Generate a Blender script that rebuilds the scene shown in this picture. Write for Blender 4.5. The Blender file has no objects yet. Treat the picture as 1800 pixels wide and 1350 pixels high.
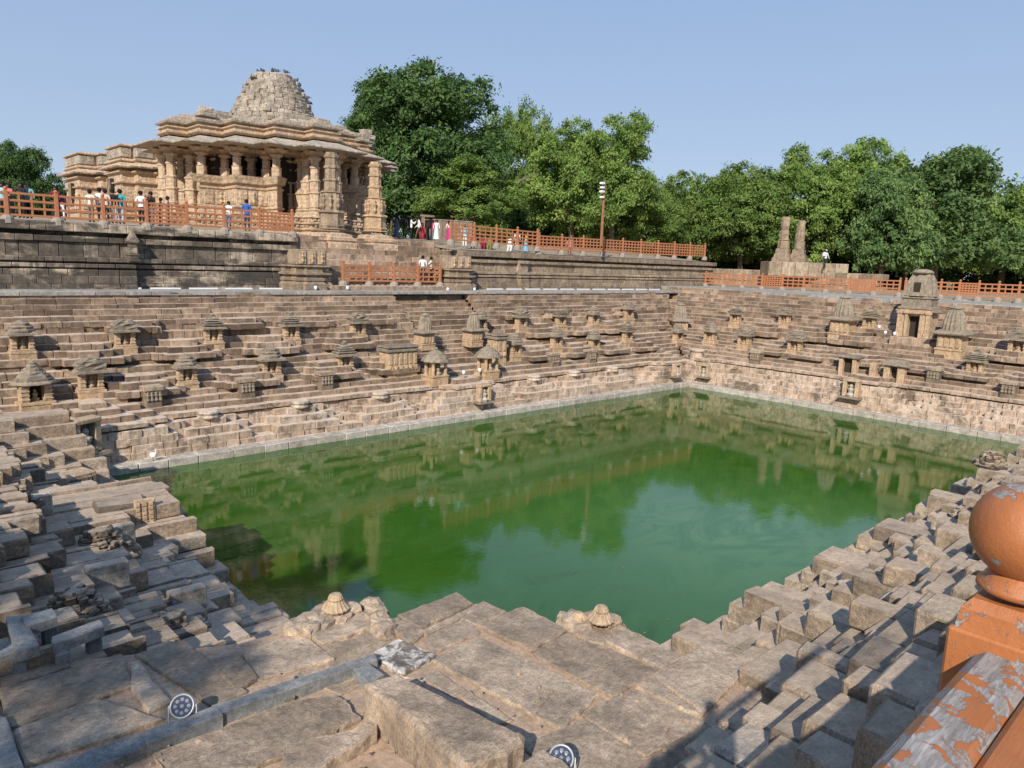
import bpy, bmesh, math, random
import numpy as np
from mathutils import Vector, Matrix
from mathutils import noise as mnoise
from mathutils.geometry import delaunay_2d_cdt
C = bpy.context.scene.collection
rnd = random.Random(7)
nr = np.random.default_rng(7)
PI = math.pi
# ------------------------------------------------------------------ camera, sky, sun, exposure
FPX = 1286.27
RW = np.array([[0.7336599229533765, 0.08594301954596696, -0.6740600231755087],
               [-0.678590148726998, 0.14445235839238071, -0.7201728446737978],
               [0.03547573117945021, 0.9857724451140846, 0.16429899254433256]])
FWD = -RW[:, 2]
cam_data = bpy.data.cameras.new("camera")
cam = bpy.data.objects.new("camera", cam_data)
C.objects.link(cam)
cam_data.sensor_width = 36
cam_data.lens = FPX / 1800 * 36
cam_data.clip_start = 0.05
cam_data.clip_end = 3000
cam.matrix_world = Matrix([list(RW[0]) + [0], list(RW[1]) + [0], list(RW[2]) + [0], [0, 0, 0, 1]])
sc = bpy.context.scene
sc.camera = cam
SUN_EL, SUN_AZ = math.radians(33.9), math.radians(33.3)       # light travels towards (+x,+y)
world = bpy.data.worlds.new("World")
sc.world = world
world.use_nodes = True
wn = world.node_tree
wn.nodes.clear()
wo = wn.nodes.new("ShaderNodeOutputWorld")
wb = wn.nodes.new("ShaderNodeBackground")
ws = wn.nodes.new("ShaderNodeTexSky")
ws.sky_type = 'NISHITA'
ws.sun_disc = False
ws.sun_elevation = SUN_EL
ws.sun_rotation = math.atan2(-math.cos(SUN_AZ), -math.sin(SUN_AZ))
ws.air_density = 1.0
ws.dust_density = 0.0
ws.ozone_density = 3.2
wb.inputs[1].default_value = 0.085
wtc = wn.nodes.new('ShaderNodeTexCoord')
wsx = wn.nodes.new('ShaderNodeSeparateXYZ')
wn.links.new(wtc.outputs['Generated'], wsx.inputs[0])
wr = wn.nodes.new('ShaderNodeValToRGB')
for e_, (p_, c_) in zip(wr.color_ramp.elements, ((0.0, (4.9, 5.8, 7.3)), (0.55, (2.75, 4.4, 7.6)))):
    e_.position = p_
    e_.color = (*c_, 1)
wn.links.new(wsx.outputs[2], wr.inputs[0])
wm = wn.nodes.new('ShaderNodeMix')
wm.data_type = 'RGBA'
wm.inputs[0].default_value = 0.75
wn.links.new(ws.outputs[0], wm.inputs[6])
wn.links.new(wr.outputs[0], wm.inputs[7])
wn.links.new(wm.outputs[2], wb.inputs[0])
wn.links.new(wb.outputs[0], wo.inputs[0])
sl = bpy.data.lights.new("sun", 'SUN')
sl.energy = 4.4
sl.angle = math.radians(0.6)
sl.color = (1.0, 0.93, 0.82)
so = bpy.data.objects.new("sun", sl)
C.objects.link(so)
sd = Vector((math.cos(SUN_AZ) * math.cos(SUN_EL), math.sin(SUN_AZ) * math.cos(SUN_EL), -math.sin(SUN_EL)))
so.rotation_euler = sd.to_track_quat('-Z', 'Y').to_euler()
so.location = (-30, -20, 40)
sc.view_settings.view_transform = 'Standard'
sc.view_settings.look = 'None'
sc.view_settings.gamma = 1
sc.view_settings.exposure = 0.3
sc.cycles.max_bounces = 6
sc.cycles.diffuse_bounces = 3
sc.cycles.glossy_bounces = 3
sc.cycles.use_denoising = True


# survey helpers: where a line of sight of the photograph meets a known plane of the place
def ray(px, py):
    d = RW @ np.array([px - 900, -(py - 675), -FPX])
    return d / FPX


def at_z(px, py, z):
    d = ray(px, py)
    return d * (z / d[2])


def at_y(px, py, y):
    d = ray(px, py)
    return d * (y / d[1])


def at_x(px, py, x):
    d = ray(px, py)
    return d * (x / d[0])


def at_d(px, py, D):
    return ray(px, py) * D


def proj(P):
    q = RW.T @ np.asarray(P, float)
    if q[2] > -0.05:
        return None
    return (900 + FPX * q[0] / -q[2], 675 - FPX * q[1] / -q[2], -q[2])


# ------------------------------------------------------------------ mesh building
CF = []


def _tmpl():
    idx = {}
    n = 0
    cs = [(x, y, z) for x in (-1, 1) for y in (-1, 1) for z in (-1, 1)]
    co = []
    for c in cs:
        for a in range(3):
            idx[(c, a)] = n
            co.append((c, a))
            n += 1
    F = []
    for a in range(3):
        for s in (-1, 1):
            o = [b for b in range(3) if b != a]
            q = []
            for u, v in ((-1, -1), (1, -1), (1, 1), (-1, 1)):
                c = [0, 0, 0]
                c[a] = s
                c[o[0]] = u
                c[o[1]] = v
                q.append(idx[(tuple(c), a)])
            F.append(q)
    for a in range(3):
        o = [b for b in range(3) if b != a]
        for u in (-1, 1):
            for v in (-1, 1):
                c0 = [0, 0, 0]
                c0[o[0]] = u
                c0[o[1]] = v
                c1 = list(c0)
                c0[a] = -1
                c1[a] = 1
                c0, c1 = tuple(c0), tuple(c1)
                F.append([idx[(c0, o[0])], idx[(c1, o[0])], idx[(c1, o[1])], idx[(c0, o[1])]])
    for c in cs:
        F.append([idx[(c, 0)], idx[(c, 1)], idx[(c, 2)]])
    P = np.array([[c[b] * (1.0 if b == a else 0.8) for b in range(3)] for c, a in co])
    out = []
    for f in F:
        p = P[f]
        nrm = np.cross(p[1] - p[0], p[2] - p[0])
        out.append(tuple(f) if nrm @ p.mean(0) > 0 else tuple(f[::-1]))
    return co, out


CB_CO, CB_F = _tmpl()
CB_S = np.array([c for c, a in CB_CO], float)
CB_A = np.array([[0.0 if b == a else 1.0 for b in range(3)] for c, a in CB_CO])
BX_S = np.array([(x, y, z) for x in (-1, 1) for y in (-1, 1) for z in (-1, 1)], float)
BX_F = [(0, 1, 3, 2), (4, 6, 7, 5), (0, 4, 5, 1), (2, 3, 7, 6), (0, 2, 6, 4), (1, 5, 7, 3)]


class MB:
    def __init__(s):
        s.V, s.F, s.T, s.n = [], [], [], 0

    def add(s, V, F, t=0.5):
        V = np.asarray(V, float).reshape(-1, 3)
        b = s.n
        s.V.append(V)
        s.F += [tuple(i + b for i in f) for f in F]
        s.T += [t] * len(F) if not hasattr(t, '__len__') else list(t)
        s.n += len(V)
        return s

    def box(s, a, b, c=0.0, j=0.0, t=0.5):
        a, b = np.minimum(a, b).astype(float), np.maximum(a, b).astype(float)
        m, h = (a + b) / 2, (b - a) / 2
        jit = nr.uniform(-j, j, (8, 3)) if j else np.zeros((8, 3))
        if c <= 0:
            return s.add(m + BX_S * h + jit, BX_F, t)
        c = min(c, h.min() * 0.9)
        V = m + CB_S * (h - CB_A * c) + np.repeat(jit, 3, 0)
        return s.add(V, CB_F, t)

    def prism(s, poly, z0, z1, t=0.5, poly2=None):
        n = len(poly)
        p2 = poly2 if poly2 is not None else poly
        V = [(x, y, z0) for x, y in poly] + [(x, y, z1) for x, y in p2]
        F = [(i, (i + 1) % n, (i + 1) % n + n, i + n) for i in range(n)]
        F += [tuple(range(n, 2 * n)), tuple(range(n - 1, -1, -1))]
        return s.add(V, F, t)

    def lathe(s, prof, n=12, c=(0, 0, 0), t=0.5, lob=0.0, nl=8, j=0.0, sy=1.0, ph=0.0, cap=True):
        V = []
        for r, z in prof:
            for i in range(n):
                a = 2 * PI * i / n + ph
                rr = r * (1 + lob * math.cos(nl * a)) + (rnd.uniform(-j, j) if j else 0)
                V.append((c[0] + rr * math.cos(a), c[1] + rr * math.sin(a) * sy, c[2] + z + (rnd.uniform(-j, j) * .4 if j else 0)))
        F = []
        for k in range(len(prof) - 1):
            for i in range(n):
                i2 = (i + 1) % n
                F.append((k * n + i, k * n + i2, (k + 1) * n + i2, (k + 1) * n + i))
        if cap:
            F.append(tuple(range((len(prof) - 1) * n, len(prof) * n)))
            F.append(tuple(range(n - 1, -1, -1)))
        return s.add(V, F, t)

    def tube(s, pts, r, n=6, t=0.5):
        pts = [Vector(p) for p in pts]
        rs = r if hasattr(r, '__len__') else [r] * len(pts)
        V, F = [], []
        for k, p in enumerate(pts):
            d = (pts[min(k + 1, len(pts) - 1)] - pts[max(k - 1, 0)]).normalized()
            u = d.orthogonal().normalized() if k == 0 else (u - d * u.dot(d)).normalized()
            v = d.cross(u)
            for i in range(n):
                a = 2 * PI * i / n
                V.append(tuple(p + (u * math.cos(a) + v * math.sin(a)) * rs[k]))
        for k in range(len(pts) - 1):
            for i in range(n):
                i2 = (i + 1) % n
                F.append((k * n + i, k * n + i2, (k + 1) * n + i2, (k + 1) * n + i))
        F.append(tuple(range(n - 1, -1, -1)))
        F.append(tuple(range((len(pts) - 1) * n, len(pts) * n)))
        return s.add(V, F, t)

    def rock(s, c, h, seed=0, j=0.12, t=0.5, sub=2, rz=0.0, sq=0.55):
        """a lumpy rounded stone: a cube grid pushed towards a rounded box and roughened"""
        g = sub + 2
        lin = np.linspace(-1, 1, g)
        R_ = np.random.default_rng(seed)
        V, F, key = [], [], {}

        def vid(p):
            k = tuple(np.round(p, 4))
            if k not in key:
                key[k] = len(V)
                q = np.array(p)
                q = q * (sq + (1 - sq) / max(np.linalg.norm(q), 1e-6) * 1.25)
                V.append(q * (1 + R_.uniform(-j, j, 3)))
            return key[k]
        for a in range(3):
            o = [b for b in range(3) if b != a]
            for sg in (-1, 1):
                for i in range(g - 1):
                    for k in range(g - 1):
                        q = []
                        for u, v in ((i, k), (i + 1, k), (i + 1, k + 1), (i, k + 1)):
                            p = [0, 0, 0]
                            p[a] = sg
                            p[o[0]] = lin[u]
                            p[o[1]] = lin[v]
                            q.append(vid(p))
                        flip = (sg > 0) == (a == 1)
                        F.append(tuple(q[::-1]) if flip else tuple(q))
        V = np.array(V) * np.array(h)
        ca, sa = math.cos(rz), math.sin(rz)
        V = V @ np.array([[ca, sa, 0], [-sa, ca, 0], [0, 0, 1]]) + np.array(c)
        return s.add(V, F, t)

    def mesh(s, name, mats, origin=(0, 0, 0), smooth=False, mi=None):
        me = bpy.data.meshes.new(name)
        V = np.concatenate(s.V) - np.array(origin, float)
        me.from_pydata(V.tolist(), [], s.F)
        at = me.attributes.new('tint', 'FLOAT', 'FACE')
        at.data.foreach_set('value', np.array(s.T, dtype=np.float32))
        for m in (mats if isinstance(mats, (list, tuple)) else [mats]):
            me.materials.append(m)
        if mi is not None:
            me.polygons.foreach_set('material_index', np.array(mi, dtype=np.int32))
        if smooth:
            me.polygons.foreach_set('use_smooth', np.ones(len(s.F), dtype=bool))
        return me

    def build(s, name, mats, parent=None, origin=None, smooth=False, world=True, mi=None):
        """world=True: vertices are in the world frame, parent (if any) is unrotated"""
        if not s.V:
            return None
        if origin is None:
            if world:
                A = np.concatenate(s.V)
                lo, hi = A.min(0), A.max(0)
                origin = ((lo[0] + hi[0]) / 2, (lo[1] + hi[1]) / 2, lo[2])
            else:
                origin = (0, 0, 0)
        o = bpy.data.objects.new(name, s.mesh(name, mats, origin, smooth, mi))
        C.objects.link(o)
        if parent is not None:
            o.parent = parent
            o.location = Vector(origin) - (Vector(parent.location) if world else Vector((0, 0, 0)))
        else:
            o.location = origin
        return o


def thing(name, label, cat, loc=(0, 0, 0), rz=0.0, group=None, scale=None):
    o = bpy.data.objects.new(name, None)
    C.objects.link(o)
    o.empty_display_size = 0.2
    o.location = tuple(float(v) for v in loc)
    o.rotation_euler = (0, 0, rz)
    if scale:
        o.scale = (scale,) * 3 if not hasattr(scale, '__len__') else scale
    o['label'] = label
    o['category'] = cat
    if group:
        o['group'] = group
    return o


def tag(o, label, cat, group=None):
    o['label'] = label
    o['category'] = cat
    if group:
        o['group'] = group
    return o


def kind(o, k):
    o['kind'] = k
    return o


def dup(root, loc, rz=None, label=None, scale=None, group=None):
    r = root.copy()
    C.objects.link(r)
    r.location = tuple(float(v) for v in loc)
    if rz is not None:
        r.rotation_euler = (0, 0, rz)
    if scale is not None:
        r.scale = (scale,) * 3 if not hasattr(scale, '__len__') else scale
    if label:
        r['label'] = label
    if group:
        r['group'] = group
    for ch in list(root.children):
        c = ch.copy()
        C.objects.link(c)
        c.parent = r
        for g in list(ch.children):
            d = g.copy()
            C.objects.link(d)
            d.parent = c
    return r


ORD = ['first', 'second', 'third', 'fourth', 'fifth', 'sixth', 'seventh', 'eighth', 'ninth', 'tenth', 'eleventh', 'twelfth', 'thirteenth', 'fourteenth']


# ------------------------------------------------------------------ materials
def newmat(name):
    m = bpy.data.materials.new(name)
    m.use_nodes = True
    nt = m.node_tree
    nt.nodes.clear()
    out = nt.nodes.new('ShaderNodeOutputMaterial')
    p = nt.nodes.new('ShaderNodeBsdfPrincipled')
    nt.links.new(p.outputs[0], out.inputs[0])
    return m, nt, p


def ramp(nt, src, stops, interp='LINEAR'):
    r = nt.nodes.new('ShaderNodeValToRGB')
    r.color_ramp.interpolation = interp
    els = r.color_ramp.elements
    while len(els) < len(stops):
        els.new(0.5)
    for e, (p, c) in zip(els, stops):
        e.position = p
        e.color = (c, c, c, 1) if not hasattr(c, '__len__') else (*c, 1)
    nt.links.new(src, r.inputs[0])
    return r.outputs[0]


def noise(nt, vec, scale, detail=6, rough=0.6, dist=0.0):
    n = nt.nodes.new('ShaderNodeTexNoise')
    n.inputs['Scale'].default_value = scale
    n.inputs['Detail'].default_value = detail
    n.inputs['Roughness'].default_value = rough
    n.inputs['Distortion'].default_value = dist
    nt.links.new(vec, n.inputs['Vector'])
    return n.outputs[0]


def mixc(nt, fac, a, b, mode='MIX'):
    m = nt.nodes.new('ShaderNodeMix')
    m.data_type = 'RGBA'
    m.blend_type = mode
    for sock, v in ((m.inputs[0], fac), (m.inputs[6], a), (m.inputs[7], b)):
        if hasattr(v, 'is_output'):
            nt.links.new(v, sock)
        elif hasattr(v, '__len__'):
            sock.default_value = (*v, 1)
        else:
            sock.default_value = v
    return m.outputs[2]


def vscale(nt, vec, s):
    m = nt.nodes.new('ShaderNodeMapping')
    m.inputs['Scale'].default_value = s
    nt.links.new(vec, m.inputs[0])
    return m.outputs[0]


def math_(nt, op, a, b=0.0):
    m = nt.nodes.new('ShaderNodeMath')
    m.operation = op
    for sock, v in ((m.inputs[0], a), (m.inputs[1], b)):
        if hasattr(v, 'is_output'):
            nt.links.new(v, sock)
        else:
            sock.default_value = v
    return m.outputs[0]


def stone(name, stops, stain=0.6, stain_col=(.07, .055, .042), patch=(.5, .4, .3), patch_amt=0.25, sc=1.0, bump=0.5, bdist=0.03,
          streak=0.5, carve=0.0, rough=0.88, lichen=None, lo=.5, hi=.68, psc=(.95, .95, 1.3), plo=.5, phi=.66, mot=.6, speck=0.0, lit_dust=None, chisel=0.0):
    """stone: its colour per block from the tint attribute, weather stains, runs and grain"""
    m, nt, p = newmat(name)
    at = nt.nodes.new('ShaderNodeAttribute')
    at.attribute_name = 'tint'
    geo = nt.nodes.new('ShaderNodeNewGeometry')
    pos = geo.outputs['Position']
    base = ramp(nt, at.outputs['Fac'], stops)
    grain = noise(nt, pos, 7 * sc, 8, .72)
    col = mixc(nt, .75, base, ramp(nt, grain, [(.3, .42), (.68, 1.12)]), 'MULTIPLY')
    mott = noise(nt, pos, 2.3 * sc, 7, .7, .5)
    col = mixc(nt, mot, col, ramp(nt, mott, [(.32, .3), (.62, 1.2)]), 'MULTIPLY')
    if speck:
        col = mixc(nt, speck, col, ramp(nt, noise(nt, pos, 75, 4, .7), [(.36, .25), (.56, 1.15)]), 'MULTIPLY')
    p_ = ramp(nt, noise(nt, vscale(nt, pos, psc), 1.1 * sc, 7, .65, .4), [(plo, 0), (phi, 1)])
    col = mixc(nt, math_(nt, 'MULTIPLY', p_, patch_amt), col, patch)
    st = ramp(nt, noise(nt, pos, .85 * sc, 9, .7, .3), [(lo, 0), (hi, 1)])
    sk = ramp(nt, noise(nt, vscale(nt, pos, (2.6, 2.6, .35)), 1.6 * sc, 7, .65), [(.47, 0), (.66, 1)])
    s2 = math_(nt, 'MAXIMUM', math_(nt, 'MULTIPLY', st, stain), math_(nt, 'MULTIPLY', sk, streak))
    col = mixc(nt, s2, col, stain_col)
    if lichen:
        l = ramp(nt, noise(nt, pos, 3.2 * sc, 10, .8), [(.6, 0), (.66, 1)])
        col = mixc(nt, math_(nt, 'MULTIPLY', l, lichen[3]), col, lichen[:3])
    if chisel:
        ch = noise(nt, vscale(nt, pos, (14, 70, 20)), 1.0, 5, .65, .3)
        col = mixc(nt, chisel, col, ramp(nt, ch, [(.3, .35), (.6, 1.15)]), 'MULTIPLY')
        big = noise(nt, pos, 1.15, 5, .6, .5)
        col = mixc(nt, chisel, col, ramp(nt, big, [(.36, .5), (.62, 1.2)]), 'MULTIPLY')
    if lit_dust:  # sandy dust on upward faces, also paled to paint the treads as sunlit
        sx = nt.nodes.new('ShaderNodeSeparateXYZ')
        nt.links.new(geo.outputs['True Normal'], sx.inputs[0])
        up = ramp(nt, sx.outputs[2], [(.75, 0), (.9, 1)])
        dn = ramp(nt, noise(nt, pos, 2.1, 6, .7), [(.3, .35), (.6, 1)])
        col = mixc(nt, math_(nt, 'MULTIPLY', math_(nt, 'MULTIPLY', up, dn), lit_dust[3]), col, lit_dust[:3])
    nt.links.new(col, p.inputs['Base Color'])
    p.inputs['Roughness'].default_value = rough
    p.inputs['Specular IOR Level'].default_value = 0.25
    h = math_(nt, 'ADD', math_(nt, 'MULTIPLY', noise(nt, pos, 16 * sc, 9, .75), .5), math_(nt, 'MULTIPLY', noise(nt, pos, 3.5 * sc, 6, .6), 1.0))
    if chisel:
        h = math_(nt, 'ADD', h, math_(nt, 'MULTIPLY', ch, .35))
    if carve:
        v = nt.nodes.new('ShaderNodeTexVoronoi')
        v.inputs['Scale'].default_value = 3.2
        nt.links.new(vscale(nt, pos, (1.5, 1.5, 1.1)), v.inputs['Vector'])
        w = nt.nodes.new('ShaderNodeTexWave')
        w.wave_type = 'BANDS'
        w.bands_direction = 'Z'
        w.inputs['Scale'].default_value = 1.15
        w.inputs['Distortion'].default_value = .6
        nt.links.new(pos, w.inputs['Vector'])
        h = math_(nt, 'ADD', h, math_(nt, 'MULTIPLY', math_(nt, 'ADD', v.outputs['Distance'], math_(nt, 'MULTIPLY', w.outputs['Fac'], .25)), carve))
    b = nt.nodes.new('ShaderNodeBump')
    b.inputs['Strength'].default_value = bump
    b.inputs['Distance'].default_value = bdist
    nt.links.new(h, b.inputs['Height'])
    nt.links.new(b.outputs[0], p.inputs['Normal'])
    return m


def plain(name, col, rough=.7, var=0.2, sc=8, bump=0, spec=.3, metal=0):
    m, nt, p = newmat(name)
    geo = nt.nodes.new('ShaderNodeNewGeometry')
    n = noise(nt, geo.outputs['Position'], sc, 5, .65)
    c = mixc(nt, var, col, ramp(nt, n, [(.3, .35), (.7, 1.0)]), 'MULTIPLY')
    nt.links.new(c, p.inputs['Base Color'])
    p.inputs['Roughness'].default_value = rough
    p.inputs['Specular IOR Level'].default_value = spec
    p.inputs['Metallic'].default_value = metal
    if bump:
        b = nt.nodes.new('ShaderNodeBump')
        b.inputs['Strength'].default_value = bump
        b.inputs['Distance'].default_value = .01
        nt.links.new(n, b.inputs['Height'])
        nt.links.new(b.outputs[0], p.inputs['Normal'])
    return m


TANK = [(0, (.14, .095, .065)), (.25, (.28, .195, .135)), (.5, (.48, .345, .245)), (.7, (.58, .435, .32)), (.85, (.7, .55, .43)), (1, (.62, .54, .45))]
M = {}
M['tank'] = stone('tank sandstone', TANK, stain=.85, streak=.65, stain_col=(.115, .085, .062), patch=(.56, .4, .26), patch_amt=.28, bump=.6, bdist=.05, lit_dust=(.72, .58, .45, .8), mot=.32, lo=.5, hi=.62)
M['pale'] = stone('pale kerb stone', [(0, (.5, .44, .37)), (1, (.62, .56, .48))], stain=.2, streak=.15, patch_amt=.15, bump=.3)
M['high'] = stone('blackened sandstone', [(0, (.075, .065, .055)), (.5, (.19, .15, .115)), (1, (.46, .36, .27))], stain=.82, streak=.7, stain_col=(.055, .05, .042),
                  patch=(.58, .46, .34), patch_amt=.95, bump=.5, lo=.48, hi=.62, psc=(.3, .3, .75), plo=.5, phi=.6)
M['highpale'] = stone('weathered sandstone', [(0, (.2, .15, .11)), (.5, (.38, .285, .2)), (1, (.54, .42, .31))], stain=.6, streak=.55, stain_col=(.09, .07, .055),
                      patch=(.5, .37, .2), patch_amt=.4, bump=.5)
M['temple'] = stone('golden carved sandstone', [(0, (.46, .335, .23)), (.5, (.66, .485, .335)), (1, (.72, .56, .41))], stain=.3, streak=.28, stain_col=(.2, .145, .1),
                    patch=(.62, .43, .25), patch_amt=.45, bump=.75, bdist=.07, carve=.8)
M['roof'] = stone('grey weathered sandstone', [(0, (.33, .275, .215)), (.5, (.5, .42, .33)), (1, (.64, .55, .45))], stain=.6, streak=.4, stain_col=(.13, .11, .09),
                  patch=(.5, .36, .24), patch_amt=.35, bump=.7, bdist=.08, carve=.7)
M['dark'] = plain('painted interior shade', (.05, .036, .026), .95, .4, 3)  # near-black colour painted in for the shade inside halls, doors and niches
M['shrine'] = stone('carved orange sandstone', [(0, (.42, .28, .17)), (.5, (.58, .4, .25)), (1, (.64, .47, .31))], stain=.2, streak=.25, patch=(.6, .43, .26), patch_amt=.3,
                    bump=.6, sc=2, bdist=.03)
M['shroof'] = stone('grey shrine roof stone', [(0, (.2, .16, .12)), (.5, (.36, .29, .215)), (1, (.48, .4, .3))], stain=.6, streak=.3, stain_col=(.1, .085, .065),
                    patch_amt=.3, bump=.8, sc=2.2, bdist=.05)
NEAR = [(0, (.1, .088, .075)), (.25, (.27, .21, .155)), (.55, (.56, .415, .29)), (.85, (.7, .56, .42)), (1, (.78, .67, .54))]
M['near'] = stone('rough grey sandstone', NEAR, speck=.5, chisel=.35, stain=.62, streak=.25, stain_col=(.1, .085, .07), patch=(.46, .34, .24), patch_amt=.35, sc=2.4, bump=.9, bdist=.04, lit_dust=(.74, .57, .42, .45),
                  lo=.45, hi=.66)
M['slab'] = stone('rough paving sandstone', [(0, (.46, .345, .245)), (.5, (.68, .515, .37)), (1, (.82, .63, .46))], stain=.45, streak=0, stain_col=(.24, .19, .14), mot=.45, speck=.35, chisel=.55,
                  patch=(.52, .37, .26), patch_amt=.5, sc=1.9, bump=1.0, bdist=.04, lo=.42, hi=.64, psc=(.6, .6, .6))
M['lichen'] = stone('slab with white lichen', [(0, (.2, .16, .13)), (1, (.3, .25, .2))], stain=.5, streak=0, sc=2.5, bump=1.0, bdist=.03, patch=(.62, .57, .51),
                    patch_amt=1.0, psc=(2.4, 2.4, 2.4), plo=.46, phi=.57, lo=.6, hi=.72)
M['beam'] = stone('blue grey stone beam', [(0, (.22, .225, .22)), (1, (.36, .355, .335))], stain=.4, streak=0, stain_col=(.15, .14, .13), patch=(.42, .38, .33), patch_amt=.4,
                  sc=3, bump=.5, bdist=.015, mot=.5, speck=.45)
M['sand'] = stone('sandy mortar bed', [(0, (.5, .34, .23)), (1, (.56, .4, .28))], stain=.3, streak=0, stain_col=(.34, .24, .17), patch=(.58, .42, .31), patch_amt=.4,
                  sc=2.5, bump=.6, bdist=.025, mot=.35, speck=.3)
M['core'] = stone('earth and mortar', [(0, (.2, .145, .1)), (1, (.3, .22, .15))], stain=.3, sc=1.5, bump=.6)
M['paving'] = stone('grey terrace paving', [(0, (.33, .31, .28)), (1, (.45, .42, .38))], stain=.3, streak=0, stain_col=(.2, .18, .16), patch_amt=.2, sc=1.2, bump=.4)
M['ground'] = stone('dusty ground', [(0, (.42, .32, .22)), (1, (.46, .36, .26))], stain=.3, streak=0, stain_col=(.22, .17, .11), patch=(.14, .15, .07), patch_amt=.5, sc=.5, bump=.4)
M['idol'] = stone('pale idol stone', [(0, (.5, .41, .33)), (1, (.66, .58, .5))], stain=.3, sc=4, bump=.6)
M['orange'] = plain('terracotta paint', (.46, .185, .085), .55, .25, 3)
M['postfoot'] = plain('concrete footing', (.34, .29, .24), .9, .4, 4, .4)
M['white'] = plain('white enamel', (.8, .8, .8), .4, .05)
M['metal'] = plain('grey painted metal', (.36, .38, .4), .35, .12, 20, 0, .5, .3)
M['lens'] = plain('dark lamp glass', (.05, .06, .09), .12, .1, 4, 0, .6)
M['led'] = plain('lamp lens ring', (.2, .22, .27), .25, .1, 30)
M['rust'] = plain('rusty pole paint', (.3, .14, .08), .7, .4, 4)
M['black'] = plain('black rubber', (.02, .02, .02), .6, .1)
M['bark'] = plain('tree bark', (.2, .15, .11), .95, .5, 4, .8)
M['bird'] = plain('slate feathers', (.09, .1, .12), .7, .3, 30)


def paint_peel():
    m, nt, p = newmat('peeling terracotta paint on grey wood')
    geo = nt.nodes.new('ShaderNodeNewGeometry')
    at = nt.nodes.new('ShaderNodeAttribute')
    at.attribute_name = 'tint'
    pos = geo.outputs['Position']
    wood = ramp(nt, noise(nt, vscale(nt, pos, (5, 40, 40)), 3, 9, .75, 1.2), [(.28, (.10, .085, .08)), (.5, (.27, .24, .22)), (.72, (.47, .44, .42))])
    paint = ramp(nt, noise(nt, pos, 9, 6, .6), [(.3, (.34, .115, .036)), (.7, (.46, .165, .055))])
    f = ramp(nt, math_(nt, 'ADD', noise(nt, pos, 22, 8, .68, .5), math_(nt, 'SUBTRACT', at.outputs['Fac'], .5)), [(.545, 0), (.56, 1)])
    nt.links.new(mixc(nt, f, wood, paint), p.inputs['Base Color'])
    nt.links.new(ramp(nt, f, [(0, .85), (1, .38)]), p.inputs['Roughness'])
    b = nt.nodes.new('ShaderNodeBump')
    b.inputs['Strength'].default_value = .7
    b.inputs['Distance'].default_value = .003
    crack = noise(nt, vscale(nt, pos, (4, 30, 30)), 4, 8, .7)
    nt.links.new(math_(nt, 'ADD', math_(nt, 'MULTIPLY', f, .7), math_(nt, 'MULTIPLY', crack, .8)), b.inputs['Height'])
    nt.links.new(b.outputs[0], p.inputs['Normal'])
    return m


M['peel'] = paint_peel()


def leafmat(name, c0, c1, c2):
    m, nt, p = newmat(name)
    nt.nodes.remove(p)
    out = [n for n in nt.nodes if n.type == 'OUTPUT_MATERIAL'][0]
    at = nt.nodes.new('ShaderNodeAttribute')
    at.attribute_name = 'tint'
    oi = nt.nodes.new('ShaderNodeObjectInfo')
    col = ramp(nt, at.outputs['Fac'], [(0, c0), (.5, c1), (1, c2)])
    hs = nt.nodes.new('ShaderNodeHueSaturation')
    nt.links.new(col, hs.inputs['Color'])
    nt.links.new(math_(nt, 'ADD', math_(nt, 'MULTIPLY', oi.outputs['Random'], .3), .85), hs.inputs['Value'])
    d = nt.nodes.new('ShaderNodeBsdfDiffuse')
    tr = nt.nodes.new('ShaderNodeBsdfTranslucent')
    nt.links.new(hs.outputs[0], d.inputs[0])
    nt.links.new(mixc(nt, 1.0, hs.outputs[0], (1.0, 1.0, .5), 'MULTIPLY'), tr.inputs[0])
    mx = nt.nodes.new('ShaderNodeMixShader')
    mx.inputs[0].default_value = .33
    nt.links.new(d.outputs[0], mx.inputs[1])
    nt.links.new(tr.outputs[0], mx.inputs[2])
    nt.links.new(mx.outputs[0], out.inputs[0])
    return m


M['leaf_dark'] = leafmat('dark green leaves', (.055, .11, .04), (.1, .175, .06), (.17, .25, .09))
M['leaf_neem'] = leafmat('bright neem leaves', (.085, .155, .042), (.185, .28, .075), (.33, .41, .12))
M['leaf_blue'] = leafmat('blue green leaves', (.07, .13, .05), (.14, .22, .082), (.235, .32, .12))


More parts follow.
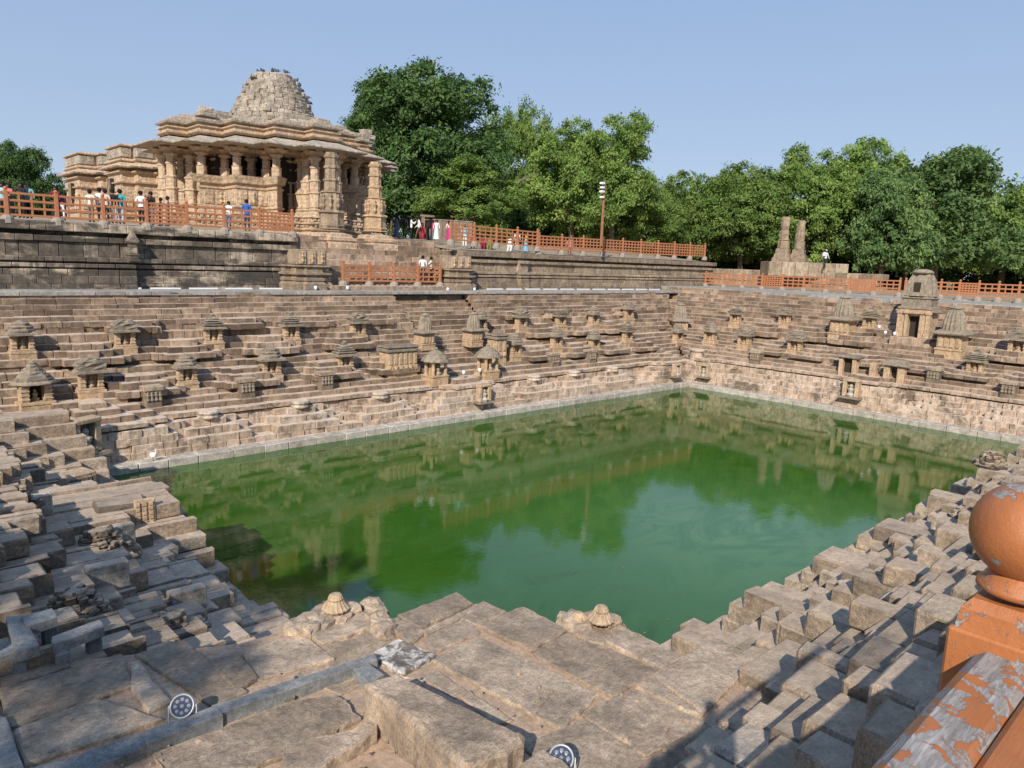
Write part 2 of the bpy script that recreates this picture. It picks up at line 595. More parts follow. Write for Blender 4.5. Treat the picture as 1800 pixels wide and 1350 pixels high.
def watermat():
    m, nt, p = newmat('green tank water')
    geo = nt.nodes.new('ShaderNodeNewGeometry')
    pos = geo.outputs['Position']
    deep = ramp(nt, noise(nt, pos, .11, 4, .5), [(.3, (.021, .074, .004)), (.7, (.04, .11, .013))])
    sw = nt.nodes.new('ShaderNodeTexNoise')
    sw.inputs['Scale'].default_value = .32
    sw.inputs['Detail'].default_value = 9
    sw.inputs['Roughness'].default_value = .62
    sw.inputs['Distortion'].default_value = 3.2
    nt.links.new(vscale(nt, pos, (.7, 1.25, 1)), sw.inputs['Vector'])
    scum = ramp(nt, sw.outputs[0], [(.53, 0), (.7, .55), (.76, 1)])
    col = mixc(nt, math_(nt, 'MULTIPLY', math_(nt, 'MULTIPLY', scum, .6), ramp(nt, noise(nt, pos, .09, 2, .5), [(.45, 0), (.6, 1)])), deep, (.12, .2, .09))
    P0 = at_z(1270, 925, -8.6)
    vm = nt.nodes.new('ShaderNodeVectorMath')
    vm.operation = 'DISTANCE'
    nt.links.new(pos, vm.inputs[0])
    vm.inputs[1].default_value = tuple(P0)
    dn = math_(nt, 'ADD', math_(nt, 'DIVIDE', vm.outputs['Value'], 11.0), math_(nt, 'MULTIPLY', math_(nt, 'SUBTRACT', sw.outputs[0], .5), 1.6))
    film = ramp(nt, dn, [(.25, 1), (.95, 0)])
    film2 = mixc(nt, ramp(nt, sw.outputs[0], [(.42, 0), (.62, 1)]), (.05, .145, .035), (.1, .215, .07))
    col = mixc(nt, math_(nt, 'MULTIPLY', film, .75), col, film2)
    nt.links.new(col, p.inputs['Base Color'])
    p.inputs['Roughness'].default_value = .0
    p.inputs['IOR'].default_value = 1.48
    b = nt.nodes.new('ShaderNodeBump')
    b.inputs['Strength'].default_value = .022
    b.inputs['Distance'].default_value = .05
    h = math_(nt, 'ADD', noise(nt, pos, 5.5, 4, .55, .6), math_(nt, 'MULTIPLY', noise(nt, pos, 1.2, 3, .5), 1.2))
    nt.links.new(h, b.inputs['Height'])
    nt.links.new(b.outputs[0], p.inputs['Normal'])
    return m


M['water'] = watermat()
CLOTH = {}


def cloth(col):
    k = tuple(round(c, 3) for c in col)
    if k not in CLOTH:
        CLOTH[k] = plain('cloth', col, .85, .25, 12)
    return CLOTH[k]


# ------------------------------------------------------------------ the ground, the tank, the water
XA, XB, YA, YB = 7.2, 45.85, 7.75, 30.0          # water edge: x from XA to XB, y from YA to YB
WZ, TZ = -8.6, -2.08
o = MB().add([(XA - 1, YA - 1, WZ), (XB + 1, YA - 1, WZ), (XB + 1, YB + 1, WZ), (XA - 1, YB + 1, WZ)], [(0, 1, 2, 3)]).build('water', M['water'])
kind(o, 'structure')
g = MB()
GI = (-5.5, 57.4, .95, 38.6)                     # inner hole of the ground sheet
GO = (-900, 900, -900, 900)
zg = TZ - .05
V = [(GO[0], GO[2], zg), (GO[1], GO[2], zg), (GO[1], GO[3], zg), (GO[0], GO[3], zg), (GI[0], GI[2], zg), (GI[1], GI[2], zg), (GI[1], GI[3], zg), (GI[0], GI[3], zg)]
g.add(V, [(0, 1, 5, 4), (1, 2, 6, 5), (2, 3, 7, 6), (3, 0, 4, 7)])
kind(g.build('ground', M['ground']), 'structure')
kind(MB().box((-7, .5, -6), (1.5, 9.6, -4.86), 0, 0, .5).build('lower_ground', M['ground']), 'structure')


def base_z(x):
    u = min(max((x - 20) / 13, 0), 1)
    return 1.12 + (.68 - 1.12) * u


def plat_z(x, y):
    u = min(max((y - 41.8) / 11, 0), 1)
    b = base_z(x)
    return b + (1.7 - b) * u


# ------------------------------------------------------------------ stepped stone walls
def make_wall(root, frame, srange, courses, feats, mat, height_tint=None, name='stone_block', lmin=.5, lmax=1.15, jn=.03, jz=.012, cham=.025, core=True, limit=290,
              corner=(True, True), jit=.012, stuff_name='stone_course'):
    """courses: (z0, z1, n, tint lo, tint hi); n grows away from the water.
    feats(s, k, z) -> how far the face of course k stands proud at s; returns with its break points."""
    blocks = []
    s0, s1 = srange
    for k, (z0, z1, n, t0, t1) in enumerate(courses):
        nn = courses[k + 1][2] if k + 1 < len(courses) else n + .45
        a = s0 - (n if corner[0] else 0)
        b = s1 + (n if corner[1] else 0)
        brk = {a, b}
        for f in feats:
            for (fa, fb, pr) in f(k, z0, z1):
                if fb > a and fa < b:
                    brk |= {max(fa, a), min(fb, b)}
        brk = sorted(brk)
        for u, v in zip(brk[:-1], brk[1:]):
            if v - u < .03:
                continue
            mid = (u + v) / 2
            pr = 0.0
            for f in feats:
                for (fa, fb, q) in f(k, z0, z1):
                    if fa <= mid <= fb and abs(q) > abs(pr):
                        pr = q
            m = max(1, round((v - u) / rnd.uniform(lmin, lmax)))
            cuts = [u] + sorted(u + (v - u) * (i + rnd.uniform(-.25, .25)) / m for i in range(1, m)) + [v]
            for p, q in zip(cuts[:-1], cuts[1:]):
                r = rnd.random()
                dn = rnd.uniform(-jn, jn) + (jn * 2.5 if r < .05 else 0) - (jn * 2 if r > .96 else 0)
                zt = z1 + rnd.uniform(-jz, jz)
                blocks.append((p + .006, q - .006, n - pr + dn, max(nn, n - pr) + .3 + rnd.uniform(0, .1), z0 - .02, zt, min(1, max(0, t0 + (t1 - t0) * (.5 + .62 * mnoise.noise(Vector((p * .22, k * 1.7, s0))) + rnd.uniform(-.3, .3))))))
    scored = []
    for i, (p, q, n0, n1, z0, z1, t) in enumerate(blocks):
        c = frame((p + q) / 2, n0, (z0 + z1) / 2)
        pr = proj(c)
        sco = 0
        if pr and -60 < pr[0] < 1860 and -60 < pr[1] < 1400:
            sco = (q - p) * (z1 - z0) / pr[2] ** 2
        scored.append((sco, i))
    scored.sort(reverse=True)
    pick = {i for sco, i in scored[:limit] if sco > 0}
    st = MB()
    for i, (p, q, n0, n1, z0, z1, t) in enumerate(blocks):
        a, b = frame(p, n0, z0), frame(q, n1, z1)
        if i in pick:
            MB().box(a, b, cham * rnd.uniform(.6, 1.4), jit, t).build(name, mat, root)
        else:
            st.box(a, b, 0, jit, t)
    if st.V:
        o = st.build(stuff_name, mat, root)
        kind(o, 'stuff')
    if core:
        cb = MB()
        for k, (z0, z1, n, t0, t1) in enumerate(courses):
            a = frame(s0 - (n if corner[0] else 0) - .5, n + 1.0, courses[0][0] - .6)
            b = frame(s1 + (n if corner[1] else 0) + .5, n + 2.2, z1 - .04)
            cb.box(a, b, 0, .004, .5)
        cb.build('mortar_core', M['core'], root)
    return blocks


def pyramid(sc_, k0, levels, w0, dw, p0, dp, wing=.55):
    def f(k, z0, z1):
        j = k - max(k0, 2)
        if j < 0 or j >= levels:
            return []
        w = w0 - dw * j
        p = p0 - dp * j
        return [(sc_ - w - wing, sc_ + w + wing, p * .5), (sc_ - w, sc_ + w, p)]
    return f


def slot(sa, sb, k0, k1, p):
    def f(k, z0, z1):
        return [(sa, sb, p)] if k0 <= k <= k1 else []
    return f


def ragged(k0, k1, s0, s1, amp, seed, step=2.2):
    R_ = random.Random(seed)
    tab = {}
    for k in range(k0, k1 + 1):
        s = s0
        L = []
        while s < s1:
            e = s + R_.uniform(.6, step)
            L.append((s, e, R_.choice([0, 0, amp * R_.uniform(.3, 1), -amp * .4 * R_.random()])))
            s = e
        tab[k] = L

    def f(k, z0, z1):
        return [q for q in tab.get(k, []) if q[2]]
    return f


F_W = lambda s, n, z: np.array([s, YB + n, z])
F_R = lambda s, n, z: np.array([XB + n, YB - s, z])
F_L = lambda s, n, z: np.array([XA - n, YB - s, z])
F_N = lambda s, n, z: np.array([s, YA - n, z])


def tank_courses(top=TZ, run=8.4, seed=1, low=3, st=.45):
    R_ = random.Random(seed)
    cs = [(WZ - .3, WZ + .32, .55, .8, 1)]                    # under the kerb
    z = WZ + .32
    cs.append((z, z + .27, .64, .6, .9))
    z += .27
    for i in range(low):
        cs.append((z, z + .3, 1.9, .6 + .1 * (i % 2), .92))
        z += .3
    # string moulding: a recess, then a lip
    cs.append((z, z + .1, 2.25, .3, .5))
    z += .1
    cs.append((z, z + .17, 1.78, .5, .8))
    z += .17
    for i in range(3):
        cs.append((z, z + .23, 2.3 + i * st, .2, .5))
        z += .23
    n0, z0 = 2.3 + 3 * st, z
    N = round((top - z0) / .25)
    hs = [R_.choice((.8, .9, 1, 1, 1.15, 1.3)) for i in range(N)]
    hs = [h * (top - z0) / sum(hs) for h in hs]
    for i in range(N):
        n = n0 + (run - n0) * (i / (N - 1))
        cs.append((z, z + hs[i], n, .0, .62))
        z += hs[i]
    return cs


CW = tank_courses()
NK = len(CW)
UK = 10                                                 # the upper zone starts at this course
feats_w = []
PYR_W = [11.6, 15.9, 20.3, 31.4, 35.0, 38.9]
for s in PYR_W:
    feats_w.append(pyramid(s, 2, 3, 1.6, .45, 1.2, .34, wing=.55))
feats_w.append(pyramid(26.1, 2, 6, 2.8, .38, 1.2, .1, wing=.6))       # the niche bastion on the temple axis
feats_w.append(pyramid(7.4, 2, 8, 3.0, .36, 1.2, .04, wing=.9))       # corner bastions
feats_w.append(pyramid(45.8, 2, 8, 3.1, .4, 1.2, .08, wing=.6))
for i, s in enumerate([9.6, 14.2, 18.6, 22.4, 33.6, 37.4, 41.0, 44.6]):
    feats_w.append(pyramid(s, UK, 3, 1.25, .3, .95, .12, wing=.4))
for i, s in enumerate([8.0, 12.0, 16.2, 20.6, 35.6, 39.4, 43.0]):
    feats_w.append(pyramid(s, UK + 5, 3, 1.15, .28, .8, .1, wing=.4))
for i, s in enumerate([10.2, 15.2, 19.2, 23.0, 34.0, 38.2, 42.0, 46.0]):
    feats_w.append(pyramid(s, UK + 9, 2, 1.0, .28, .6, .1, wing=.4))
feats_w.append(slot(25.6, 31.6, UK, NK, -.9))
for k_, a_, b_ in ((UK + 4, 3, 12.5), (UK + 4, 14, 21), (UK + 4, 32, 50), (UK + 9, 2, 9), (UK + 9, 11, 17), (UK + 9, 33, 40), (UK + 9, 42, 52), (UK + 12, 5, 8), (UK + 12, 14, 17), (UK + 12, 35, 37), (UK + 12, 40, 42.5)):
    feats_w.append(slot(a_, b_, k_, k_, -.32))           # shadow gaps of the string courses
feats_w.append(ragged(UK, NK - 1, 0, 58, .17, 5, 4.5))
wall_w = thing('stepped_wall', 'long stepped stone tank wall below the temple, filling the left and middle', 'stepped wall', (26, YB + 3, WZ))
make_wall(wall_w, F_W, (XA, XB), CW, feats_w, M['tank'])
CR = tank_courses(top=-1.72, run=11.0, seed=2, low=4, st=.5)
feats_r = [pyramid(4.7, 2, 4, 1.5, .38, 1.2, .29, wing=.5), pyramid(8.1, 2, 4, 1.5, .38, 1.2, .29, wing=.5), pyramid(11.9, 2, 7, 2.2, .25, 1.2, .08),
           pyramid(16.6, 2, 4, 1.5, .38, 1.2, .29, wing=.5), pyramid(20.2, 2, 4, 1.5, .38, 1.2, .29, wing=.5), pyramid(.2, 2, 8, 2.5, .4, 1.2, .08, wing=.5)]
for s in (4.2, 7.2, 10.4, 14, 17, 20):
    feats_r.append(pyramid(s, 11, 3, 1.15, .3, 1.0, .12, wing=.4))
for s in (2.2, 5.8, 9.0, 18.5):
    feats_r.append(pyramid(s, 16, 3, 1.1, .3, 1.0, .12, wing=.4))
for k_, a_, b_ in ((15, 1, 4), (15, 6, 9), (20, -3, 3), (20, 5, 8), (15, 15, 22), (20, 16, 22)):
    feats_r.append(slot(a_, b_, k_, k_, -.35))
feats_r.append(ragged(11, len(CR) - 1, -8, 30, .28, 9, 4.0))
wall_r = thing('stepped_wall', 'stepped stone tank wall on the right that carries the tall tower shrine', 'stepped wall', (XB + 3, 20, WZ))
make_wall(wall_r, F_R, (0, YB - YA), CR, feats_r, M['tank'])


def near_courses(top, n0, h=.36, tread=.46):
    cs = [(WZ - .3, WZ + .3, .45, .7, .95)]
    z, n = WZ + .3, n0
    while z < top:
        cs.append((z, z + h, n, .55 if z < WZ + 1.9 else .2, 1.0 if z < WZ + 1.9 else .9))
        z += h
        n += tread * rnd.uniform(.85, 1.15)
    return cs


CL = near_courses(-2.4, .6, .34, .56)
feats_l = [pyramid(11.2, 2, 6, 3.0, .36, .3, -.46, wing=.42), pyramid(17.6, 2, 3, 1.5, .3, .3, -.4, wing=.4), pyramid(3.2, 2, 8, 2.6, .3, .3, -.42, wing=.5),
           pyramid(15.4, 5, 4, 1.1, .2, .9, .1), pyramid(19.4, 6, 4, 1.2, .22, .9, .1), pyramid(21.5, 3, 4, 1.0, .2, .8, .1),
           pyramid(8.4, 9, 4, 1.1, .2, .9, .1), pyramid(13.6, 10, 4, 1.2, .2, 1.0, .1), ragged(2, len(CL) - 1, -6, 30, .3, 21, 1.5)]
for s_ in (4.6, 7.0, 9.2, 13.3, 15.2, 17.0, 18.9, 20.2):
    feats_l += [slot(s_, s_ + .62, 4, 16, .6), slot(s_ + .62, s_ + .95, 3, 16, .28), slot(s_ - .75, s_, 5, 15, -.32)]
wall_l = thing('stepped_wall', 'near stepped wall of big dark blocks in tree shade at the left', 'stepped wall', (XA - 4, 21, WZ))
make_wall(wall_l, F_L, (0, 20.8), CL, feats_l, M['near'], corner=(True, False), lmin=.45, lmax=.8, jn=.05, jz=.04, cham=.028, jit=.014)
CN = near_courses(-2.2, .55, .34, .37)
feats_n = [pyramid(XA + a_, 2, 5, w_, .03, .85, -.09, wing=.6) for a_, w_ in ((3.4, .55), (6.0, .6), (8.9, .62), (12.2, .65), (16.2, .7), (21, .8), (26, .8))]
feats_n.append(ragged(7, len(CN) - 1, 0, 60, .4, 33, 1.6))
for q_ in range(12):
    s_ = XA + 2.2 + q_ * 2.6
    feats_n += [slot(s_, s_ + .6, 6, 12, .5), slot(s_ + .6, s_ + 1.2, 6, 12, -.3)]
wall_n = thing('stepped_wall', 'near stepped wall of tumbled blocks running from the railing to the right', 'stepped wall', (XA + 14, YA - 3, WZ))
CN_lo = [c for c in CN if c[0] < -4.85]
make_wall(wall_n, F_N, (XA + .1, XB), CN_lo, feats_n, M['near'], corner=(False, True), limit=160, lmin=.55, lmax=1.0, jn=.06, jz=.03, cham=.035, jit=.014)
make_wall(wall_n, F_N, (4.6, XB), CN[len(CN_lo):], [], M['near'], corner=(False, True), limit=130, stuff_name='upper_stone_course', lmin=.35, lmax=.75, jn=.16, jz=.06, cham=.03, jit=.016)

# kerb stones along the two far edges
for frame, s0, s1, root in ((F_W, XA - .2, XB - .0, wall_w), (F_R, 0.02, YB - YA, wall_r)):
    s = s0
    while s < s1:
        e = min(s + rnd.uniform(1.1, 1.6), s1)
        MB().box(frame(s + .006, 0 + rnd.uniform(-.01, .01), WZ - .4), frame(e - .006, .62, WZ + .315 + rnd.uniform(-.012, .012)), .03, .008, rnd.random()).build('kerb_stone', M['pale'], root)
        s = e

# ------------------------------------------------------------------ the paved terraces round the tank
terr = thing('paved_terrace', 'grey paved terrace strip at the foot of the dark high wall', 'terrace', (29, 39.7, TZ))
y0 = 38.3
rows = [y0, y0 + .85, y0 + 1.75, 41.25]
for a, b in zip(rows[:-1], rows[1:]):
    x = 2.0
    while x < 58:
        L = rnd.uniform(.9, 1.7)
        MB().box((x + .01, a + .01, TZ - .15), (x + L - .01, b - .01, TZ + .035 + rnd.uniform(-.008, .008)), .015, .006, rnd.random()).build('paving_slab', M['paving'], terr)
        x += L
terr2 = thing('paved_terrace', 'paved terrace along the top of the right wall before the long orange fence', 'terrace', (64, 25, -1.7))
x0 = 56.9
for i in range(5):
    a = x0 + i * 1.5
    y = -2.0
    while y < 42:
        L = rnd.uniform(1.2, 2.2)
        MB().box((a + .01, y + .01, -1.95), (a + 1.49, y + L - .01, -1.68 + rnd.uniform(-.01, .01)), .02, .006, rnd.random()).build('paving_slab', M['paving'], terr2)
        y += L
MB().box((x0 + 7.4, -20, -2.3), (110, 43, -1.6), 0, 0, .5).build('raised_ground', M['ground'])
kind(bpy.data.objects['raised_ground'], 'structure')

# ------------------------------------------------------------------ the high wall with mouldings, the broad stair
def high_courses(z0, z1):
    H = (z1 - z0) / 3.2
    L = [(.0, .3, .12, .1, .5), (.3, .68, .12, .1, .6), (.68, .98, .2, .1, .6), (.98, 1.08, .5, .1, .2), (1.08, 1.26, .2, .3, .9), (1.26, 1.36, .45, .1, .2), (1.36, 1.58, .22, .3, .9),
         (1.58, 2.3, .4, .2, .95), (2.3, 2.58, .22, .2, .8), (2.58, 2.8, .55, .05, .2), (2.8, 3.2, .05, .1, .5)]
    return [(z0 + a * H, z0 + b * H, n, t0, t1) for a, b, n, t0, t1 in L]


F_H = lambda s, n, z: np.array([s, 40.85 + n, z])
hw = thing('high_wall', 'blackened high stone wall with mouldings below the crowded fence at the left', 'wall', (10, 41.5, TZ))
make_wall(hw, F_H, (-8, 20.6), high_courses(TZ, 1.12), [slot(-9, 11.6, 0, 6, .45), slot(-9, 11.0, 7, 7, .06)], M['high'], lmin=.7, lmax=1.3, jn=.008, jz=.004, cham=.03, corner=(False, False), jit=.006)
hw2 = thing('high_wall', 'brown high stone wall with mouldings right of the broad stair', 'wall', (48, 41.5, TZ))
make_wall(hw2, F_H, (33.0, 66.0), high_courses(TZ, .66), [slot(33, 36, 0, 3, .1), slot(38.6, 39.6, 0, 9, .3)], M['highpale'], lmin=.8, lmax=1.5, jn=.01, jz=.006, cham=.03, corner=(False, False), jit=.006)
# carved pilaster on the left wall
pz = at_y(236, 460, 40.6)
t = thing('carved_pilaster', 'small carved pilaster with pointed top on the blackened wall', 'pilaster', (pz[0], 40.75, pz[2]))
b = MB()
for (w, d, a, e) in ((.5, .3, 0, .12), (.42, .26, .12, .3), (.5, .3, .3, .38), (.34, .22, .38, .9), (.46, .28, .9, 1.0)):
    b.box((-w / 2, -d, a), (w / 2, .3, e), .02, 0, .4)
b.build('shaft', M['high'], t, world=False)
MB().prism([(-.3, -.25), (.3, -.25), (.3, .2), (-.3, .2)], 1.0, 1.5, .6, [(-.05, -.05), (.05, -.05), (.05, .05), (-.05, .05)]).build('pointed_cap', M['high'], t, world=False)

stair = thing('broad_stair', 'broad flight of worn stone steps climbing to the temple between two pedestals', 'stairs', (26.8, 41, TZ))
cs = []
z, n = TZ, .0
for i in range(9):
    h = (1.22 - TZ) / 9
    cs.append((z, z + h, n, .2, .75))
    z += h
    n += .3 if i < 2 else .52
F_S = lambda s, n, z: np.array([s, 40.6 + n, z])
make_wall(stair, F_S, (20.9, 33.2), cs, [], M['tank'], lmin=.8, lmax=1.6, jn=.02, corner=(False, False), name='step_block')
for xa_, xb_ in ((20.2, 20.95), (33.0, 33.8)):
    MB().box((xa_, 41.3, TZ), (xb_, 45.6, base_z(xa_) + .02), .03, .01, .5).build('cheek_wall', M['highpale'], stair)
# lower landing slab
MB().box((22, 39.6, TZ - .1), (31.5, 40.7, TZ + .3), .02, 0, .5).build('landing', M['tank'], stair)


def stack(b, plan, prof, t=.5):
    """rectilinear plan grown by mitred offsets: prof = (offset, z)"""
    n = len(plan)
    P = np.array(plan, float)
    prv, nxt = np.roll(P, 1, 0), np.roll(P, -1, 0)

    def off(d):
        out = []
        for i in range(n):
            e0, e1 = P[i] - prv[i], nxt[i] - P[i]
            n0 = np.array([e0[1], -e0[0]]) / np.linalg.norm(e0)
            n1 = np.array([e1[1], -e1[0]]) / np.linalg.norm(e1)
            out.append(P[i] + d * (n0 + n1) / max(1e-6, 1 + n0 @ n1))
        return out
    V, F = [], []
    for d, z in prof:
        V += [(x, y, z) for x, y in off(d)]
    for k in range(len(prof) - 1):
        F += [(k * n + i, k * n + (i + 1) % n, (k + 1) * n + (i + 1) % n, (k + 1) * n + i) for i in range(n)]
    F.append(tuple(range((len(prof) - 1) * n, len(prof) * n)))
    F.append(tuple(range(n - 1, -1, -1)))
    b.add(V, F, t)
    return b


def rect(x0, y0, x1, y1):
    return [(x0, y0), (x1, y0), (x1, y1), (x0, y1)]


for (pa, lab, mat) in (((546, 505), 'carved stone pedestal at the left foot of the broad stair', 'highpale'), ((806, 508), 'carved stone pedestal at the right foot of the broad stair', 'highpale')):
    p = at_y(pa[0], pa[1], 40.2)
    t = thing('carved_pedestal', lab, 'pedestal', (p[0], 40.3, TZ + .03))
    pl = [(-1.0, -.35), (-.5, -.35), (-.5, -.6), (.5, -.6), (.5, -.35), (1.0, -.35), (1.0, .35), (1.4, .35), (1.4, 1.0), (-1.4, 1.0), (-1.4, .35), (-1.0, .35)]
    stack(MB(), pl, [(.2, 0), (.2, .35), (.05, .5), (.12, .55), (.12, .7), (.0, .75), (.0, .85), (.18, .9), (.18, 1.0), (.02, 1.05), (.02, 1.3), (.15, 1.36), (.1, 1.45)], .5).build('plinth', M[mat], t, world=False)
    b = MB()
    b.box((-.95, -.3, 1.45), (.95, .9, 2.35), .04, .02, .7)
    b.build('die', M[mat], t, world=False)
    for x in (-.62, 0, .62):
        r = MB()
        r.box((x - .22, -.36, 1.5), (x + .22, -.28, 2.25), .02, 0, .8)
        r.lathe([(.03, 0), (.1, .12), (.06, .25), (.11, .42), (.04, .5), (.07, .58), (.03, .66)], 7, (x, -.36, 1.55), .9)
        r.build('relief_figure', M['shrine'], t, world=False)

# the temple terrace
tb = MB()
ys = [41.7, 43, 45, 47, 50, 53, 60, 80, 150]
for xa, xb, yy in ((-40, 20.75, ys), (20.75, 33.1, [45.0] + ys[3:]), (33.1, 66, ys)):
    xq = np.linspace(xa, xb, 12)
    V = [(x, y, plat_z(x, y)) for y in yy for x in xq]
    F = [(j * 12 + i, j * 12 + i + 1, (j + 1) * 12 + i + 1, (j + 1) * 12 + i) for j in range(len(yy) - 1) for i in range(11)]
    tb.add(V, F)
kind(tb.build('temple_ground', M['ground']), 'structure')
MB().add([(66, 41.7, .66), (66, 150, 1.7), (66, 150, -2.2), (66, 41.7, -2.2)], [(0, 1, 2, 3)]).build('temple_ground', M['core'])
kind(bpy.data.objects['temple_ground.001'], 'structure')
# ------------------------------------------------------------------ the temple hall, its sanctum, the gate columns
TX, TY, TF = 26.4, 56.2, 1.7


def stepped(pts, cx=0.0, cy=0.0):
    """full stepped plan from one quadrant's points listed from the +y axis to the +x axis"""
    q = list(pts)
    out = []
    # counter-clockwise, starting on the +x side
    A = [(x, y) for x, y in q]
    quad1 = A[::-1]
    out += quad1
    out += [(-x, y) for x, y in A]
    out += [(-x, -y) for x, y in quad1]
    out += [(x, -y) for x, y in A]
    return [(x + cx, y + cy) for x, y in out]


EAVE = stepped([(2.3, 9.5), (2.3, 8.2), (4.5, 8.2), (4.5, 6.6), (6.6, 6.6), (6.6, 4.5), (8.2, 4.5), (8.2, 2.3), (9.5, 2.3)])


def inset(plan, d):
    n = len(plan)
    P = np.array(plan, float)
    prv, nxt = np.roll(P, 1, 0), np.roll(P, -1, 0)
    out = []
    for i in range(n):
        e0, e1 = P[i] - prv[i], nxt[i] - P[i]
        n0 = np.array([e0[1], -e0[0]]) / np.linalg.norm(e0)
        n1 = np.array([e1[1], -e1[0]]) / np.linalg.norm(e1)
        out.append(tuple(P[i] - d * (n0 + n1) / max(1e-6, 1 + n0 @ n1)))
    return out


hall = thing('temple_hall', 'pillared temple hall with stepped eaves and a broken stone dome', 'temple', (TX, TY, TF))
zf = 0.0
COLP = inset(EAVE, 1.45)
stack(MB(), inset(EAVE, 1.0), [(.55, -.9), (.55, -.3), (.3, -.1), (.45, .0), (.45, .12), (.15, .2), (.15, .34), (.35, .42), (.35, .52), (.1, .6), (.1, .8), (.25, .86), (.2, .95)], .5).build('plinth', M['temple'], hall, world=False)
# the frieze of small figures round the plinth
b = MB()


def along(plan, gap):
    n = len(plan)
    for i in range(n):
        a, c = np.array(plan[i]), np.array(plan[(i + 1) % n])
        L = np.linalg.norm(c - a)
        m = max(1, int(L / gap))
        nrm = np.array([(c - a)[1], -(c - a)[0]]) / L
        for k in range(m):
            yield a + (c - a) * (k + .5) / m, nrm, L / m, i


for p, nrm, g, i in along(inset(EAVE, .9), .34):
    if nrm[1] > .5 or nrm[0] > .5:
        continue
    q = p + nrm * .06
    b.rock((q[0], q[1], .7), (.1, .1, .1), rnd.randrange(999), .2, rnd.uniform(.3, .8), 0)
    q = p + nrm * .26
    b.rock((q[0], q[1], .27), (.08, .08, .07), rnd.randrange(999), .2, rnd.uniform(.3, .8), 0)
kind(b.build('plinth_frieze', M['temple'], hall, world=False), 'stuff')
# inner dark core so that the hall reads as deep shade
stack(MB(), stepped([(2.6, 5.2), (2.6, 2.6), (5.2, 2.6)]), [(0, .9), (0, 5.7)], .5).build('inner_shade_core', M['dark'], hall, world=False)
stack(MB(), inset(EAVE, 1.2), [(0, .9), (0, .98)], .5).build('floor', M['temple'], hall, world=False)

COL_PROF = [(.52, 0), (.52, .3), (.42, .36), (.5, .5), (.38, .6), (.46, .72), (.4, .8), (.4, 1.7), (.48, 1.75), (.48, 1.85), (.37, 1.9), (.37, 2.6), (.42, 2.66), (.42, 2.76), (.31, 2.82),
            (.31, 3.6), (.37, 3.66), (.37, 3.74), (.29, 3.8), (.29, 4.2), (.44, 4.3), (.5, 4.42), (.36, 4.48), (.36, 4.58)]
SHORT_PROF = [(.34, 0), (.34, .75), (.38, .8), (.27, .86), (.27, 1.5), (.33, 1.55), (.25, 1.6), (.25, 1.75), (.42, 1.86), (.46, 1.98), (.32, 2.02), (.32, 2.1)]


def column(parent, x, y, z, prof, h, br=.62, first={}):
    k = (id(prof), round(h, 2))
    if k not in first:
        s = h / prof[-1][1]
        b = MB()
        b.lathe([(r, zz * s) for r, zz in prof], 12, (0, 0, 0), .55, .05, 4)
        sh = b.mesh('column', M['temple'])
        b = MB()
        b.prism(rect(-.3, -.3, .3, .3), h, h + .24, .5, rect(-br, -br, br, br))
        b.box((-br * 1.25, -.24, h + .24), (br * 1.25, .24, h + .5), .03, 0, .5)
        b.box((-.24, -br * 1.25, h + .242), (.24, br * 1.25, h + .498), .03, 0, .5)
        first[k] = (sh, b.mesh('bracket_capital', M['temple']))
    sh, cp = first[k]
    o = bpy.data.objects.new('column', sh)
    C.objects.link(o)
    o.parent = parent
    o.location = (x, y, z)
    c = bpy.data.objects.new('bracket_capital', cp)
    C.objects.link(c)
    c.parent = o


# the parapet walls between the porches, with half columns above
ez = 5.55
Pc = COLP
n = len(Pc)
wallseg = []
for i in range(n):
    a, c = Pc[i], Pc[(i + 1) % n]
    column(hall, a[0], a[1], .95, COL_PROF, ez - .95 - .5) if (abs(a[0]) > 7.5 or abs(a[1]) > 7.5 or True) and (min(abs(a[0]), abs(a[1])) < 1.2) else column(hall, a[0], a[1], 3.5, SHORT_PROF, ez - 3.5 - .5)
